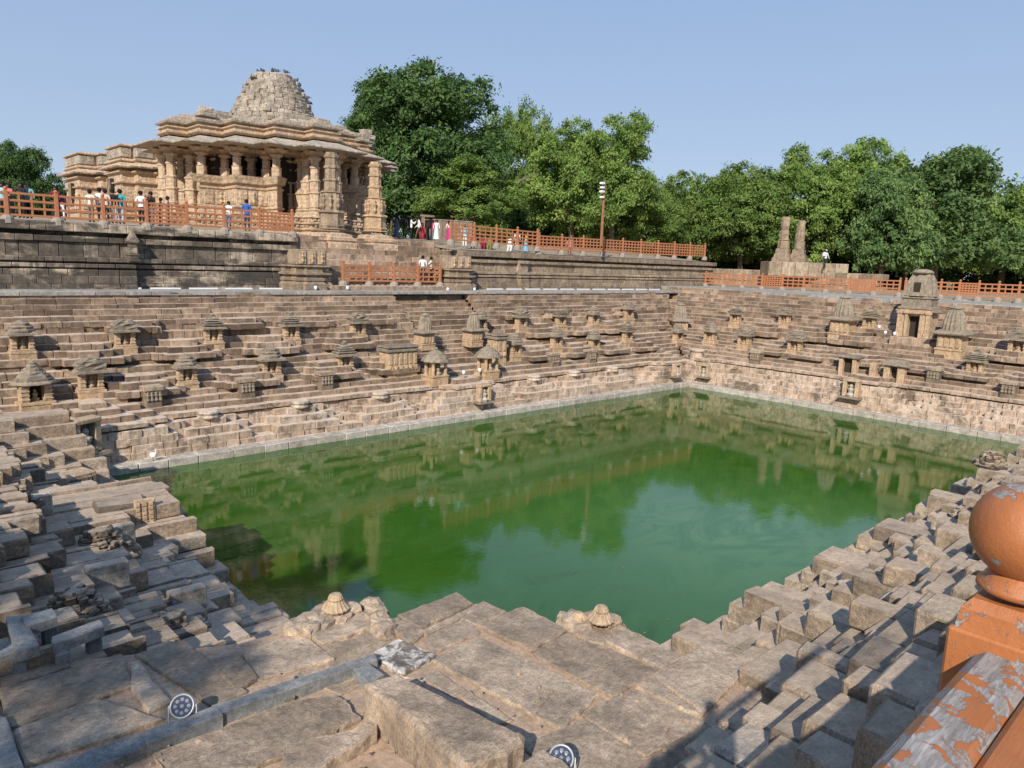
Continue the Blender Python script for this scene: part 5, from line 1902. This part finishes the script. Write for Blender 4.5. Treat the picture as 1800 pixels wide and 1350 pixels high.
def trunk_mesh(seed, h, r, reach):
    R_ = random.Random(seed)
    b = MB()
    top = (R_.uniform(-.5, .5), R_.uniform(-.5, .5), h)
    b.tube([(0, 0, -.4), (.05, .05, .3), (top[0] * .4, top[1] * .4, h * .5), top], [r * 1.5, r * 1.05, r * .8, r * .6], 8)
    for k in range(7):
        a = 2 * PI * k / 7 + R_.uniform(-.3, .3)
        e = R_.uniform(.5, 1.1)
        L = reach * R_.uniform(.6, 1)
        s = (top[0] * .8, top[1] * .8, h * R_.uniform(.75, 1))
        m = (s[0] + math.cos(a) * L * .5, s[1] + math.sin(a) * L * .5, s[2] + L * .45 * e)
        q = (s[0] + math.cos(a) * L, s[1] + math.sin(a) * L, s[2] + L * .8 * e)
        b.tube([s, m, q], [r * .42, r * .26, r * .08], 6)
    return b.mesh('trunk', M['bark'])


# crowns are modelled at radius 5 (x,y) and 4.6 (z) about their middle
CR_DARK = crown_mesh('crown', M['leaf_dark'], blob_set(3, 5, 5.0, 30), 850, 80, .135, .58, 1, .25)
CR_NEEM = [crown_mesh('crown', M['leaf_neem'], blob_set(11 + k, 5, 5.0, 30), 700, 72, .135, .5, 20 + k, .15) for k in range(3)]
CR_BLUE = crown_mesh('crown', M['leaf_blue'], blob_set(5, 5, 5.0, 28), 580, 62, .18, .6, 5)
CR_THIN = crown_mesh('crown', M['leaf_neem'], blob_set(8, 5, 5.2, 22), 420, 52, .15, .55, 8, .4)
CR_SPARSE = crown_mesh('crown', M['leaf_neem'], blob_set(18, 5, 5.0, 18), 150, 60, .17, .62, 18, .3)
TRK = [trunk_mesh(k, 5.0, .45, 4.0) for k in range(3)]


def tree(px, ytop, ybot, wpx, D, crown, label, zbase, ci=0, lean=0, group='trees beyond the tank', trunk_px=None):
    """px: middle, ytop/ybot: crown's top and bottom, wpx: its width in the photograph, D: distance along the view"""
    ybot += 22
    c = at_d(px, (ytop + ybot) / 2, D)
    r = wpx / 2 * D / FPX * 1.12
    rz = (ybot - ytop) / 2 * D / FPX
    t = thing('tree', label, 'tree', (c[0], c[1], zbase), 0, group)
    o = bpy.data.objects.new('crown', crown)
    C.objects.link(o)
    o.parent = t
    o.location = (0, 0, c[2] - zbase)
    o.scale = (r / 5.0, r / 5.0, rz / 5.0)
    o.rotation_euler = (0, 0, rnd.uniform(0, 6.28))
    k = bpy.data.objects.new('trunk', TRK[ci % 3])
    C.objects.link(k)
    k.parent = t
    hz = max(1.5, c[2] - zbase)
    if trunk_px:
        q = at_d(trunk_px, 385, D)
        k.location = (q[0] - c[0], q[1] - c[1], 0)
    k.scale = (r / 7.0, r / 7.0, hz / 8.5)
    k.rotation_euler = (0, 0, rnd.uniform(0, 6.28))
    return t


tree(752, 132, 400, 255, 74, CR_DARK, 'huge dark tamarind like tree right of the temple', 1.7, 0, trunk_px=878)
tree(672, 140, 300, 130, 79, CR_DARK, 'dark tree lobe peeping out behind the temple eave', 1.7, 1)
tree(820, 280, 402, 170, 70, CR_NEEM[1], 'low brighter tree in front of the huge dark one', 1.7, 1)
tree(908, 160, 400, 125, 92, CR_THIN, 'tall thin feathery tree behind the huge dark one', 1.7, 2)
tree(1010, 222, 430, 185, 82, CR_NEEM[0], 'bushy neem tree behind the wall top fence', 1.2, 0)
tree(1082, 205, 425, 165, 79, CR_NEEM[1], 'tall neem tree directly behind the lamp pole', 1.0, 1)
tree(1130, 300, 440, 130, 84, CR_NEEM[2], 'low neem tree at the right end of the wall top fence', .8, 2)
tree(1222, 275, 470, 150, 92, CR_NEEM[2], 'rounded neem tree in the gap right of the lamp pole', -1.6, 0)
tree(1310, 292, 465, 170, 88, CR_NEEM[0], 'broad neem tree left of the two worn pillars', -1.6, 1)
tree(1418, 258, 470, 165, 90, CR_NEEM[1], 'tall neem tree behind the two worn pillars', -1.6, 2)
tree(1512, 250, 480, 165, 94, CR_NEEM[0], 'tallest bright neem tree on the right', -1.6, 0)
tree(1600, 282, 480, 120, 88, CR_THIN, 'thin lighter tree between the tower shrine and the blue green one', -1.6, 0)
tree(1655, 262, 492, 215, 86, CR_BLUE, 'large blue green tree behind the tower shrine', -1.6, 1)
tree(1560, 300, 490, 130, 82, CR_BLUE, 'blue green tree left of the larger one', -1.6, 2)
tree(1770, 290, 500, 170, 96, CR_NEEM[2], 'yellow green tree near the right edge', -1.6, 0)
tree(1880, 280, 505, 190, 90, CR_BLUE, 'blue green tree cut by the right edge', -1.6, 2)
tree(38, 258, 400, 120, 112, CR_DARK, 'dark distant tree at the left edge', 1.7, 1)
tree(-60, 262, 400, 130, 112, CR_DARK, 'dark distant tree outside the left edge', 1.7, 1)
tree(110, 330, 405, 110, 125, CR_NEEM[0], 'low distant tree left of the sanctum', 1.7, 1)
for k, (px, yt, yb, w, D, cr) in enumerate(((960, 300, 440, 170, 96, 0), (1065, 340, 450, 150, 95, 1), (1175, 350, 470, 160, 98, 2), (1270, 370, 480, 150, 99, 0), (1365, 360, 480, 170, 101, 1),
                                            (1465, 360, 485, 170, 104, 2), (1565, 350, 495, 180, 105, 0), (1690, 370, 505, 190, 106, 1), (1800, 370, 510, 190, 106, 2), (880, 290, 420, 120, 97, 1), (800, 330, 425, 150, 98, 2))):
    tree(px, yt, yb, w, D, (CR_DARK, CR_NEEM[1], CR_DARK)[cr], 'low dark bushy tree, %s from left in the row under the tall trees' % ORD[(9, 10)[k - 9] - 9 if k > 8 else k + 2], 1.2 if px < 1150 else -1.8, k, group='low trees under the tall ones')
# the wood that closes the view behind them
w0 = crown_mesh('far_wood', M['leaf_dark'], [(x, rnd.uniform(-4, 4), 3.0 + rnd.uniform(0, 3.5), 6, 6, 7 + rnd.uniform(0, 3)) for x in range(-90, 91, 5)], 4200, 42, .3, 1.25, 77)
o = bpy.data.objects.new('far_wood', w0)
C.objects.link(o)
m0 = at_d(1330, 470, 116)
o.location = (m0[0], m0[1], -2.0)
o.rotation_euler = (0, 0, math.atan2(-.674, .72))
o['kind'] = 'stuff'
# trees behind the photographer, whose shade falls on the near walls
for (x, y, zc, r, rz, lab) in ((-9.3, 5.0, 4.3, 2.5, 2.6, 'leafy tree behind the near left wall that shades it'), (-5.5, -7.5, 3.9, 3.1, 3.0, 'leafy tree behind the railing that shades the right blocks'), (-10.2, .4, 4.6, 1.7, 1.5, 'small leafy tree between the two taller ones behind the railing')):
    t = thing('tree', lab, 'tree', (x, y, -2), 0, 'trees behind the railing')
    o = bpy.data.objects.new('crown', CR_THIN if y > 5 else CR_SPARSE)
    C.objects.link(o)
    o.parent = t
    o.location = (0, 0, zc + 2)
    o.scale = (r / 5, r / 5, rz / 5)
    k = bpy.data.objects.new('trunk', TRK[0])
    C.objects.link(k)
    k.parent = t
    k.scale = (.5, .5, (zc + 2) / 7)
# ------------------------------------------------------------------ people
def body_mesh(pose):
    """one continuous skinned body, facing -y, feet at z=0, 1.70 m tall"""
    J = {'pel': (0, 0, .93, .125), 'wst': (0, .0, 1.08, .12), 'chs': (0, .0, 1.3, .15), 'nk': (0, .01, 1.46, .06), 'hd0': (0, -.005, 1.55, .082), 'hd1': (0, 0, 1.63, .095), 'hd2': (0, .01, 1.685, .06)}
    E_ = [('pel', 'wst'), ('wst', 'chs'), ('chs', 'nk'), ('nk', 'hd0'), ('hd0', 'hd1'), ('hd1', 'hd2')]
    stp = {'walk': .24, 'sit': 0}.get(pose, .03)
    for sx, sg in (('l', -1), ('r', 1)):
        f = stp * sg
        J['hp' + sx] = (sg * .09, 0, .86, .1)
        if pose == 'sit':
            J['kn' + sx] = (sg * .12, -.42, .82, .075)
            J['an' + sx] = (sg * .12, -.4, .42, .05)
            J['to' + sx] = (sg * .12, -.54, .39, .04)
        else:
            J['kn' + sx] = (sg * .1, -f * .6 - .02, .48, .07)
            J['an' + sx] = (sg * .11, -f * 1.0 + (.08 if pose == 'walk' and f < 0 else 0), .08 + (.05 if pose == 'walk' and f < 0 else 0), .045)
            J['to' + sx] = (sg * .12, -f * 1.0 - .15, .035, .038)
        J['sh' + sx] = (sg * .19, .01, 1.38, .068)
        if pose in ('lean', 'phone'):
            J['el' + sx] = (sg * .24, -.2, 1.17, .05)
            J['wr' + sx] = (sg * .1, -.38, 1.2 if pose == 'lean' else 1.4, .036)
            J['ha' + sx] = (sg * .05, -.45, 1.2 if pose == 'lean' else 1.48, .04)
        elif pose == 'shot':
            J['el' + sx] = (sg * .27, -.2, 1.3, .05)
            J['wr' + sx] = (sg * .12, -.2, 1.52, .036)
            J['ha' + sx] = (sg * .1, -.22, 1.6, .04)
        else:
            a = -f * .9
            J['el' + sx] = (sg * .25, .03 - a * .4, 1.12, .05)
            J['wr' + sx] = (sg * .25, -.05 - a * 1.1, .9, .036)
            J['ha' + sx] = (sg * .24, -.08 - a * 1.3, .8, .04)
        E_ += [('pel', 'hp' + sx), ('hp' + sx, 'kn' + sx), ('kn' + sx, 'an' + sx), ('an' + sx, 'to' + sx), ('chs', 'sh' + sx), ('sh' + sx, 'el' + sx), ('el' + sx, 'wr' + sx), ('wr' + sx, 'ha' + sx)]
    keys = list(J)
    me = bpy.data.meshes.new('skel')
    me.from_pydata([J[k][:3] for k in keys], [(keys.index(a), keys.index(b)) for a, b in E_], [])
    o = bpy.data.objects.new('skel', me)
    C.objects.link(o)
    md = o.modifiers.new('s', 'SKIN')
    md.use_smooth_shade = True
    for i, k in enumerate(keys):
        v = me.skin_vertices[0].data[i]
        rr = J[k][3]
        v.radius = (rr, rr * (.78 if k in ('pel', 'wst', 'chs') else 1))
        if k in ('chs',):
            v.radius = (rr, rr * .72)
        v.use_root = k == 'pel'
    s2 = o.modifiers.new('d', 'SUBSURF')
    s2.levels = 1
    dg = bpy.context.evaluated_depsgraph_get()
    out = bpy.data.meshes.new_from_object(o.evaluated_get(dg))
    bpy.data.objects.remove(o)
    out.name = 'body'
    dz = min(v.co.z for v in out.vertices)
    top = max(v.co.z for v in out.vertices)
    for v in out.vertices:
        v.co.z = (v.co.z - dz) * 1.70 / (top - dz) if pose != 'sit' else v.co.z - dz
        # nose and chin
        if abs(v.co.x) < .03 and v.co.y < -.06 and 1.53 < v.co.z < 1.6:
            v.co.y -= .02
    for i in range(5):
        out.materials.append(M['black'])
    hands = [Vector(J['ha' + s][:3]) for s in 'lr']
    for p in out.polygons:
        c = p.center
        z = c.z + (dz if pose == 'sit' else 0)
        if z > 1.47:
            m = 3 if (z > 1.625 or (c.y > .015 and z > 1.5)) else 0
        elif min((c - h).length for h in hands) < .17 and abs(c.x) > .02:
            m = 0
        elif z > .9 or abs(c.x) > .2:
            m = 1
        elif z > (.46 if pose == 'sit' else .085):
            m = 2
        else:
            m = 4
        p.material_index = m
    at = out.attributes.new('tint', 'FLOAT', 'FACE')
    return out


BODY = {p: body_mesh(p) for p in ('stand', 'lean', 'phone', 'walk', 'sit', 'shot')}
SKIN = cloth((.26, .13, .075))
HAIR = cloth((.012, .01, .009))
SHOE = cloth((.05, .04, .035))
hair_me = MB().lathe([(.1, 1.55), (.112, 1.6), (.108, 1.67), (.08, 1.715), (.03, 1.735)], 12, (0, .022, 0), .5).mesh('hair', HAIR)
hairl_me = MB().lathe([(.04, 1.22), (.09, 1.35), (.11, 1.52), (.115, 1.6), (.108, 1.67), (.08, 1.715), (.03, 1.735)], 12, (0, .04, 0), .5).mesh('hair', HAIR)


def skirt_mesh(w):
    return MB().lathe([(.24 * w, .05), (.2 * w, .4), (.17 * w, .75), (.15, .98), (.14, 1.08)], 16, (0, 0, 0), .5, .05, 7, 0, .85).mesh('skirt', M['black'])


SK = skirt_mesh(1.15)
WHITE, CREAM, BLACK, JEANS, BLUE, TEAL, RED, PINK = (.75, .75, .74), (.62, .54, .44), (.02, .02, .025), (.08, .14, .26), (.04, .12, .42), (.05, .38, .42), (.45, .03, .06), (.62, .25, .28)
YEL, MAR, GREY, OLI, ORA, BRN = (.65, .42, .04), (.22, .02, .05), (.16, .17, .2), (.2, .2, .06), (.75, .35, .03), (.16, .09, .06)


def person(loc, rz, label, top, bottom, pose='stand', h=1.68, dress=False, longh=False, group=None):
    s = h / 1.70
    t = thing('person', label, 'person', loc, rz, group, s)
    o = bpy.data.objects.new('body', BODY[pose])
    C.objects.link(o)
    o.parent = t
    for i, m in enumerate((SKIN, cloth(top), cloth(bottom), HAIR, SHOE)):
        o.material_slots[i].link = 'OBJECT'
        o.material_slots[i].material = m
    k = bpy.data.objects.new('hair', hairl_me if longh else hair_me)
    C.objects.link(k)
    k.parent = t
    if pose == 'sit':
        k.location = (0, 0, -.36)
    if dress:
        d = bpy.data.objects.new('skirt', SK)
        C.objects.link(d)
        d.parent = t
        d.material_slots[0].link = 'OBJECT'
        d.material_slots[0].material = cloth(bottom)
    return t


FACE = {'cam': -.75, 'away': 2.4, 'l': -2.2, 'r': .8}
G1 = 'visitors behind the long fence on the blackened wall'
for (px, y, face, lab, top, bot, pose, h, dr, lh) in (
        (7, 42.6, 'cam', 'person in pale blue at the left edge behind the fence', (.3, .5, .6), BLACK, 'stand', 1.6, False, True),
        (18, 42.4, 'cam', 'woman in coral top looking over the fence at the left edge', (.6, .16, .15), BLACK, 'lean', 1.58, True, True),
        (40, 42.3, 'cam', 'person in black leaning on the fence near the left edge', BLACK, BLACK, 'lean', 1.66, False, True),
        (53, 42.5, 'cam', 'person in teal grey beside the one in black near the left edge', (.2, .4, .4), BLACK, 'stand', 1.66, False, False),
        (100, 42.3, 'cam', 'woman in maroon and pink top with white scarf leaning on the fence', MAR, BLACK, 'lean', 1.62, True, True),
        (110, 42.2, 'away', 'person in dark top and white trousers beside the maroon one', (.1, .02, .08), WHITE, 'stand', 1.4, False, False),
        (160, 42.6, 'away', 'man in cream shirt, leftmost of the group facing the temple', (.75, .7, .58), GREY, 'stand', 1.6, False, False),
        (177, 42.9, 'away', 'man in white shirt in the group facing the temple', WHITE, GREY, 'phone', 1.75, False, False),
        (187, 42.5, 'away', 'person in pinkish shirt and black in the group facing the temple', (.7, .5, .42), BLACK, 'stand', 1.68, False, False),
        (200, 42.5, 'away', 'person in black top and white trousers facing the temple', BLACK, WHITE, 'stand', 1.72, False, False),
        (213, 42.6, 'away', 'person in teal shirt and light jeans facing the temple', TEAL, (.4, .5, .62), 'stand', 1.74, False, False),
        (249, 42.5, 'away', 'man in white shirt and black trousers standing alone at the fence', WHITE, BLACK, 'stand', 1.74, False, False),
        (266, 42.6, 'cam', 'person in black and yellow with blue jeans at the fence', BLACK, JEANS, 'phone', 1.76, False, False),
        (283, 42.9, 'l', 'person in dark navy behind the fence next to the pink one', (.03, .04, .1), (.03, .04, .1), 'stand', 1.5, False, False),
        (295, 42.6, 'l', 'person in pale pink shirt behind the fence', (.68, .36, .36), GREY, 'stand', 1.58, False, False),
        (402, 42.0, 'cam', 'person in white shirt and blue jeans leaning on the fence below the hall', WHITE, JEANS, 'lean', 1.55, False, False),
        (434, 42.2, 'away', 'man in bright blue shirt at the fence below the hall', BLUE, (.03, .05, .12), 'stand', 1.75, False, False)):
    p = at_y(px, 380, y)
    person((p[0], y, base_z(p[0]) + .02 + .1), FACE[face], lab, top, bot, pose, h, dr, lh, G1)
G2 = 'visitors at the head of the broad stair'
for (px, D, face, lab, top, bot, pose, h, dr, lh) in (
        (688, 58, 'l', 'person in brown at the column foot at the stair head', BRN, BRN, 'stand', 1.6, False, True),
        (697, 55, 'l', 'woman in grey blue sari walking beside the gate column', (.12, .14, .2), (.1, .12, .18), 'walk', 1.62, True, True),
        (711, 56, 'away', 'man in black with white shoes at the stair head', BLACK, BLACK, 'stand', 1.66, False, False),
        (723, 59, 'r', 'man in white shirt and black trousers at the stair head', WHITE, BLACK, 'phone', 1.78, False, False),
        (736, 57, 'l', 'man in white shirt and brown trousers striding at the stair head', WHITE, BRN, 'walk', 1.68, False, False),
        (742, 57.5, 'cam', 'woman in red sitting at the stair head', RED, RED, 'sit', 1.6, True, True),
        (756, 59, 'r', 'person in black near the hut at the stair head', BLACK, GREY, 'stand', 1.62, False, True),
        (761, 58, 'r', 'person in bright red top near the hut', (.6, .03, .08), GREY, 'stand', 1.55, False, True),
        (767, 57, 'cam', 'woman in long white dress near the hut', WHITE, (.65, .7, .68), 'stand', 1.52, True, True),
        (789, 55, 'away', 'child in pale top and magenta leggings by the fence end', (.75, .6, .5), (.5, .03, .2), 'stand', 1.38, True, True)):
    p = at_d(px, 418, D)
    person((p[0], p[1], 1.5), FACE[face], lab, top, bot, pose, h, dr, lh, G2)
G3 = 'visitors behind the fence on the right wall top'
for (px, y, zz, face, lab, top, bot, pose, h, dr, lh) in (
        (817, 43.5, .95, 'away', 'person in light blue top with white trousers by the hut corner', (.2, .5, .6), WHITE, 'stand', 1.7, False, False),
        (832, 44.5, .9, 'cam', 'person in red behind the fence right of the hut', RED, MAR, 'sit', 1.6, False, True),
        (850, 44.5, .8, 'cam', 'woman in maroon sitting behind the fence', MAR, MAR, 'sit', 1.6, True, True),
        (861, 44.2, .8, 'cam', 'woman in olive and peach sitting behind the fence', OLI, OLI, 'sit', 1.6, True, True),
        (897, 43.5, .8, 'cam', 'person in yellow and white sitting behind the fence', YEL, WHITE, 'sit', 1.6, True, True),
        (909, 43.2, .85, 'away', 'man in white cap and white shirt behind the fence', WHITE, WHITE, 'stand', 1.6, False, False),
        (925, 43.2, .85, 'l', 'woman with orange head scarf and blue dress behind the fence', ORA, (.2, .45, .6), 'stand', 1.62, True, True),
        (1002, 43.0, .6, 'away', 'person in pink checked shirt behind the lower fence', (.65, .3, .28), BRN, 'stand', 1.65, False, False),
        (1026, 43.4, .55, 'l', 'person in white and grey behind the lower fence', (.6, .6, .62), BLACK, 'stand', 1.62, False, True)):
    p = at_y(px, 420, y)
    person((p[0], y, zz), FACE[face], lab, top, bot, pose, h, dr, lh, G3)
p = at_y(742, 497, 41.0)
person((p[0], 40.95, TZ + .52), FACE['away'], 'man in white shirt and black trousers at the fence on the landing', WHITE, BLACK, 'stand', 1.76, False, False, 'pair of men on the landing')
p = at_y(757, 497, 41.0)
person((p[0], 41.0, TZ + .52), FACE['l'], 'man in cream shirt on the landing facing the other one', (.72, .62, .52), BLACK, 'lean', 1.7, False, False, 'pair of men on the landing')
p = at_d(1449, 471, 74)
pv = person((p[0], p[1], p[2]), 1.4, 'visitor in white top and dark trousers with white cap by the worn pillars', WHITE, (.03, .03, .05), 'walk', 1.78)
MB().rock((0, .2, 1.3), (.15, .1, .2), 3, .1, .5, 1).build('backpack', cloth(WHITE), pv, world=False)
MB().lathe([(.115, 1.6), (.13, 1.62), (.11, 1.7), (.04, 1.76)], 10, (0, 0, 0), .5).build('cap', cloth(WHITE), pv, world=False)
# the photographer
fz = math.atan2(FWD[1], FWD[0]) + PI / 2
person((-.3, -.34, -1.72), fz, 'photographer with raised arms at the near railing', (.3, .35, .4), JEANS, 'shot', 1.74)
# ------------------------------------------------------------------ lamps, birds and small things
def floodlight(px, py, z, s, label, tilt, rz):
    p = at_z(px, py, z)
    t = thing('floodlight', label, 'floodlight', (p[0], p[1], z), rz, 'round floodlights on the platform', s)
    ct, st_ = math.cos(tilt), math.sin(tilt)

    def rot(b):
        b.V = [v @ np.array([[1, 0, 0], [0, ct, st_], [0, -st_, ct]]) + np.array([0, 0, .17]) for v in b.V]
        return b
    rot(MB().lathe([(.07, -.09), (.1, -.06), (.118, 0), (.122, .03), (.108, .042), (.1, .03)], 32, (0, 0, 0), .5, cap=False)).build('housing', M['metal'], t, smooth=True, world=False)
    rot(MB().lathe([(.101, .02), (.101, .026)], 32, (0, 0, 0), .5)).build('glass', M['lens'], t, world=False)
    for k in range(9):
        a = 2 * PI * k / 8
        r = .064 if k < 8 else 0
        rot(MB().lathe([(.019, .026), (.019, .032), (.01, .034)], 12, (r * math.cos(a), r * math.sin(a), 0), .5)).build('lamp_lens', M['led'], t, world=False)
    for sx in (-1, 1):
        MB().box((sx * .125, -.02, .0), (sx * .135, .02, .18), .002, 0, .5).build('yoke_arm', M['white'], t, world=False)
    MB().box((-.135, -.03, -.005), (.135, .03, .006), .002, 0, .5).build('yoke_base', M['white'], t, world=False)
    MB().tube([(.0, .05, .1), (.06, .1, .03), (.14, -.04, .0), (.2, -.16, -.06), (.12, -.26, -.1)], .009, 6).build('cable', M['black'], t, world=False)
    return t


rzc = math.atan2(FWD[1], FWD[0]) - PI / 2
floodlight(322, 1268, PZ + .02, 1.0, 'round grey floodlight on the edging beam at the lower left', 1.0, rzc + .25)
floodlight(985, 1362, PZ + .05, 1.0, 'round grey floodlight cut by the bottom edge', .8, rzc - .1)
# small white lamps on the ledges
for i, (px, py, pl) in enumerate(((555, 510, 'w'), (611, 510, 'w'), (787, 512, 'w'), (834, 512, 'w'), (815, 659, 'u'), (843, 655, 'u'), (1545, 578, 'r'), (1556, 588, 'r'), (1515, 606, 'r'), (1572, 590, 'r'))):
    p = at_y(px, py, 39.4) if pl == 'w' else at_y(px, py, YB + 1.9) if pl == 'u' else at_x(px, py, XB + 6.2)
    t = thing('spot_lamp', ('small white spot lamp, %s from the left at the foot of the high wall', 'small white spot lamp, %s from the left below the narrow steps', 'small white spot lamp, %s of those strewn below the tower shrine')[{'w': 0, 'u': 1, 'r': 2}[pl]] % ORD[i if pl == 'w' else i - 4 if pl == 'u' else i - 6], 'lamp', p, rnd.uniform(-1, 1), 'small white spot lamps')
    MB().lathe([(.05, 0), (.09, .04), (.1, .16), (.06, .2)], 10, (0, 0, .05), .5).build('head', M['white'], t, world=False)
    MB().box((-.07, -.05, 0), (.07, .05, .05), 0, 0, .5).build('foot', M['metal'], t, world=False)
# white strip lights at the foot of the high wall
for (x0, x1) in ((.5, 20.0), (35.2, 57.5)):
    x = x0
    while x < x1:
        o = MB().box((x, 40.55, TZ + .04), (x + 1.5, 40.66, TZ + .12), 0, 0, .5).build('strip_light', M['white'])
        tag(o, 'white strip light, %s from the left at the foot of the %s high wall' % (ORD[int((x - x0) / 1.9)], 'blackened' if x0 < 5 else 'brown'), 'strip light', 'strip lights at the foot of the %s wall' % ('blackened' if x0 < 5 else 'brown'))
        x += 1.95
# lamp pole
p = at_d(1057, 424, 60)
lp = thing('lamp_pole', 'rusty lamp pole with four white floodlights in front of the trees', 'lamp pole', p)
MB().tube([(0, 0, -.3), (0, 0, 4.75)], [.13, .1], 10).build('pole', M['rust'], lp, world=False)
for k in range(4):
    z = 4.5 - k * .33 - (.1 if k == 3 else 0)
    b = MB().box((-.5 + .08 * (k % 2), -.2, z), (-.14, .1, z + .16), .02, 0, .5)
    b.build('floodlight_head', M['white'], lp, world=False)
# pigeons on the dome
bird0 = None
PG = [(455, 127), (462, 125), (479, 126), (483, 124), (487, 125), (503, 127), (442, 138), (447, 137), (435, 150), (430, 163), (425, 172), (418, 190), (527, 150), (531, 160), (540, 172), (545, 182), (520, 142), (462, 163), (452, 176)]
for i, (px, py) in enumerate(PG):
    p = at_d(px, py + 2, 54.6 if py > 128 else 56)
    if bird0 is None:
        b = MB()
        b.rock((0, 0, .12), (.09, .17, .09), 4, .05, .5, 1, 0, .35)
        b.rock((0, -.17, .22), (.05, .06, .055), 5, .05, .5, 0, 0, .35)
        b.prism([(-.04, .1), (.04, .1), (.03, .32), (-.03, .32)], .08, .12)
        bird0 = b.build('pigeon', M['bird'], None, world=False)
        o = bird0
    else:
        o = bird0.copy()
        C.objects.link(o)
    o.location = tuple(float(v) for v in p)
    o.rotation_euler = (0, 0, rnd.uniform(0, 6.28))
    tag(o, 'dark pigeon, %s from the left %s' % (ORD[i] if i < 6 else ORD[11 - i] if i < 12 else ORD[i - 12], 'on the flat top of the dome' if i < 6 else 'down the left flank of the dome' if i < 12 else 'down the right flank of the dome'), 'bird', 'pigeons on the temple dome')
# egret on the kerb
p = at_z(279, 816, WZ + .33)
eg = thing('egret', 'white egret standing on the pale kerb at the water edge', 'bird', (p[0], YB + .12, WZ + .32), .6, None, .62)
MB().rock((0, 0, .4), (.11, .2, .14), 3, .04, .5, 2, 0, .35).build('body', M['white'], eg, world=False)
MB().tube([(0, -.15, .45), (0, -.24, .58), (0, -.17, .7), (0, -.2, .78), (0, -.27, .79)], [.06, .04, .03, .035, .02], 8).build('neck', M['white'], eg, world=False)
MB().tube([(0, -.27, .79), (0, -.38, .77)], [.014, .004], 6).build('beak', cloth(ORA), eg, world=False)
for sx in (-1, 1):
    MB().tube([(sx * .04, 0, 0), (sx * .04, .02, .3)], .012, 5).build('leg', M['black'], eg, world=False)

# grit and small stones lying on the platform, bits floating on the water
b = MB()
for k in range(420):
    px, py = rnd.uniform(-40, 1500), rnd.uniform(1060, 1420)
    p = at_z(px, py, PZ)
    q = proj((p[0], p[1], PZ))
    r = rnd.choice((.008, .01, .012, .016, .024)) * rnd.uniform(.7, 1.3)
    if p[0] > 7.2 or p[1] > 8.2 or p[0] + p[1] > 11.2:
        continue
    b.rock((p[0], p[1], PZ + .012), (r, r * rnd.uniform(.6, 1), r * .6), k, .2, rnd.random(), 0, rnd.random() * 3)
kind(b.build('gravel', M['slab']), 'stuff')
b = MB()
for k in range(110):
    x, y = (rnd.uniform(XA + .3, XB - 1), YB - abs(rnd.gauss(0, 2.5))) if k % 3 else (rnd.uniform(12, 30), rnd.uniform(9, 20))
    a, r = rnd.uniform(0, 6.28), rnd.uniform(.025, .06)
    c_, s_ = math.cos(a), math.sin(a)
    if y < YA + .4:
        continue
    b.add([(x + c_ * r, y + s_ * r, WZ + .006), (x - s_ * r * .45, y + c_ * r * .45, WZ + .01), (x - c_ * r, y - s_ * r, WZ + .006), (x + s_ * r * .45, y - c_ * r * .45, WZ + .009)], [(0, 1, 2, 3)], rnd.random())
kind(b.build('floating_leaves', M['core']), 'stuff')
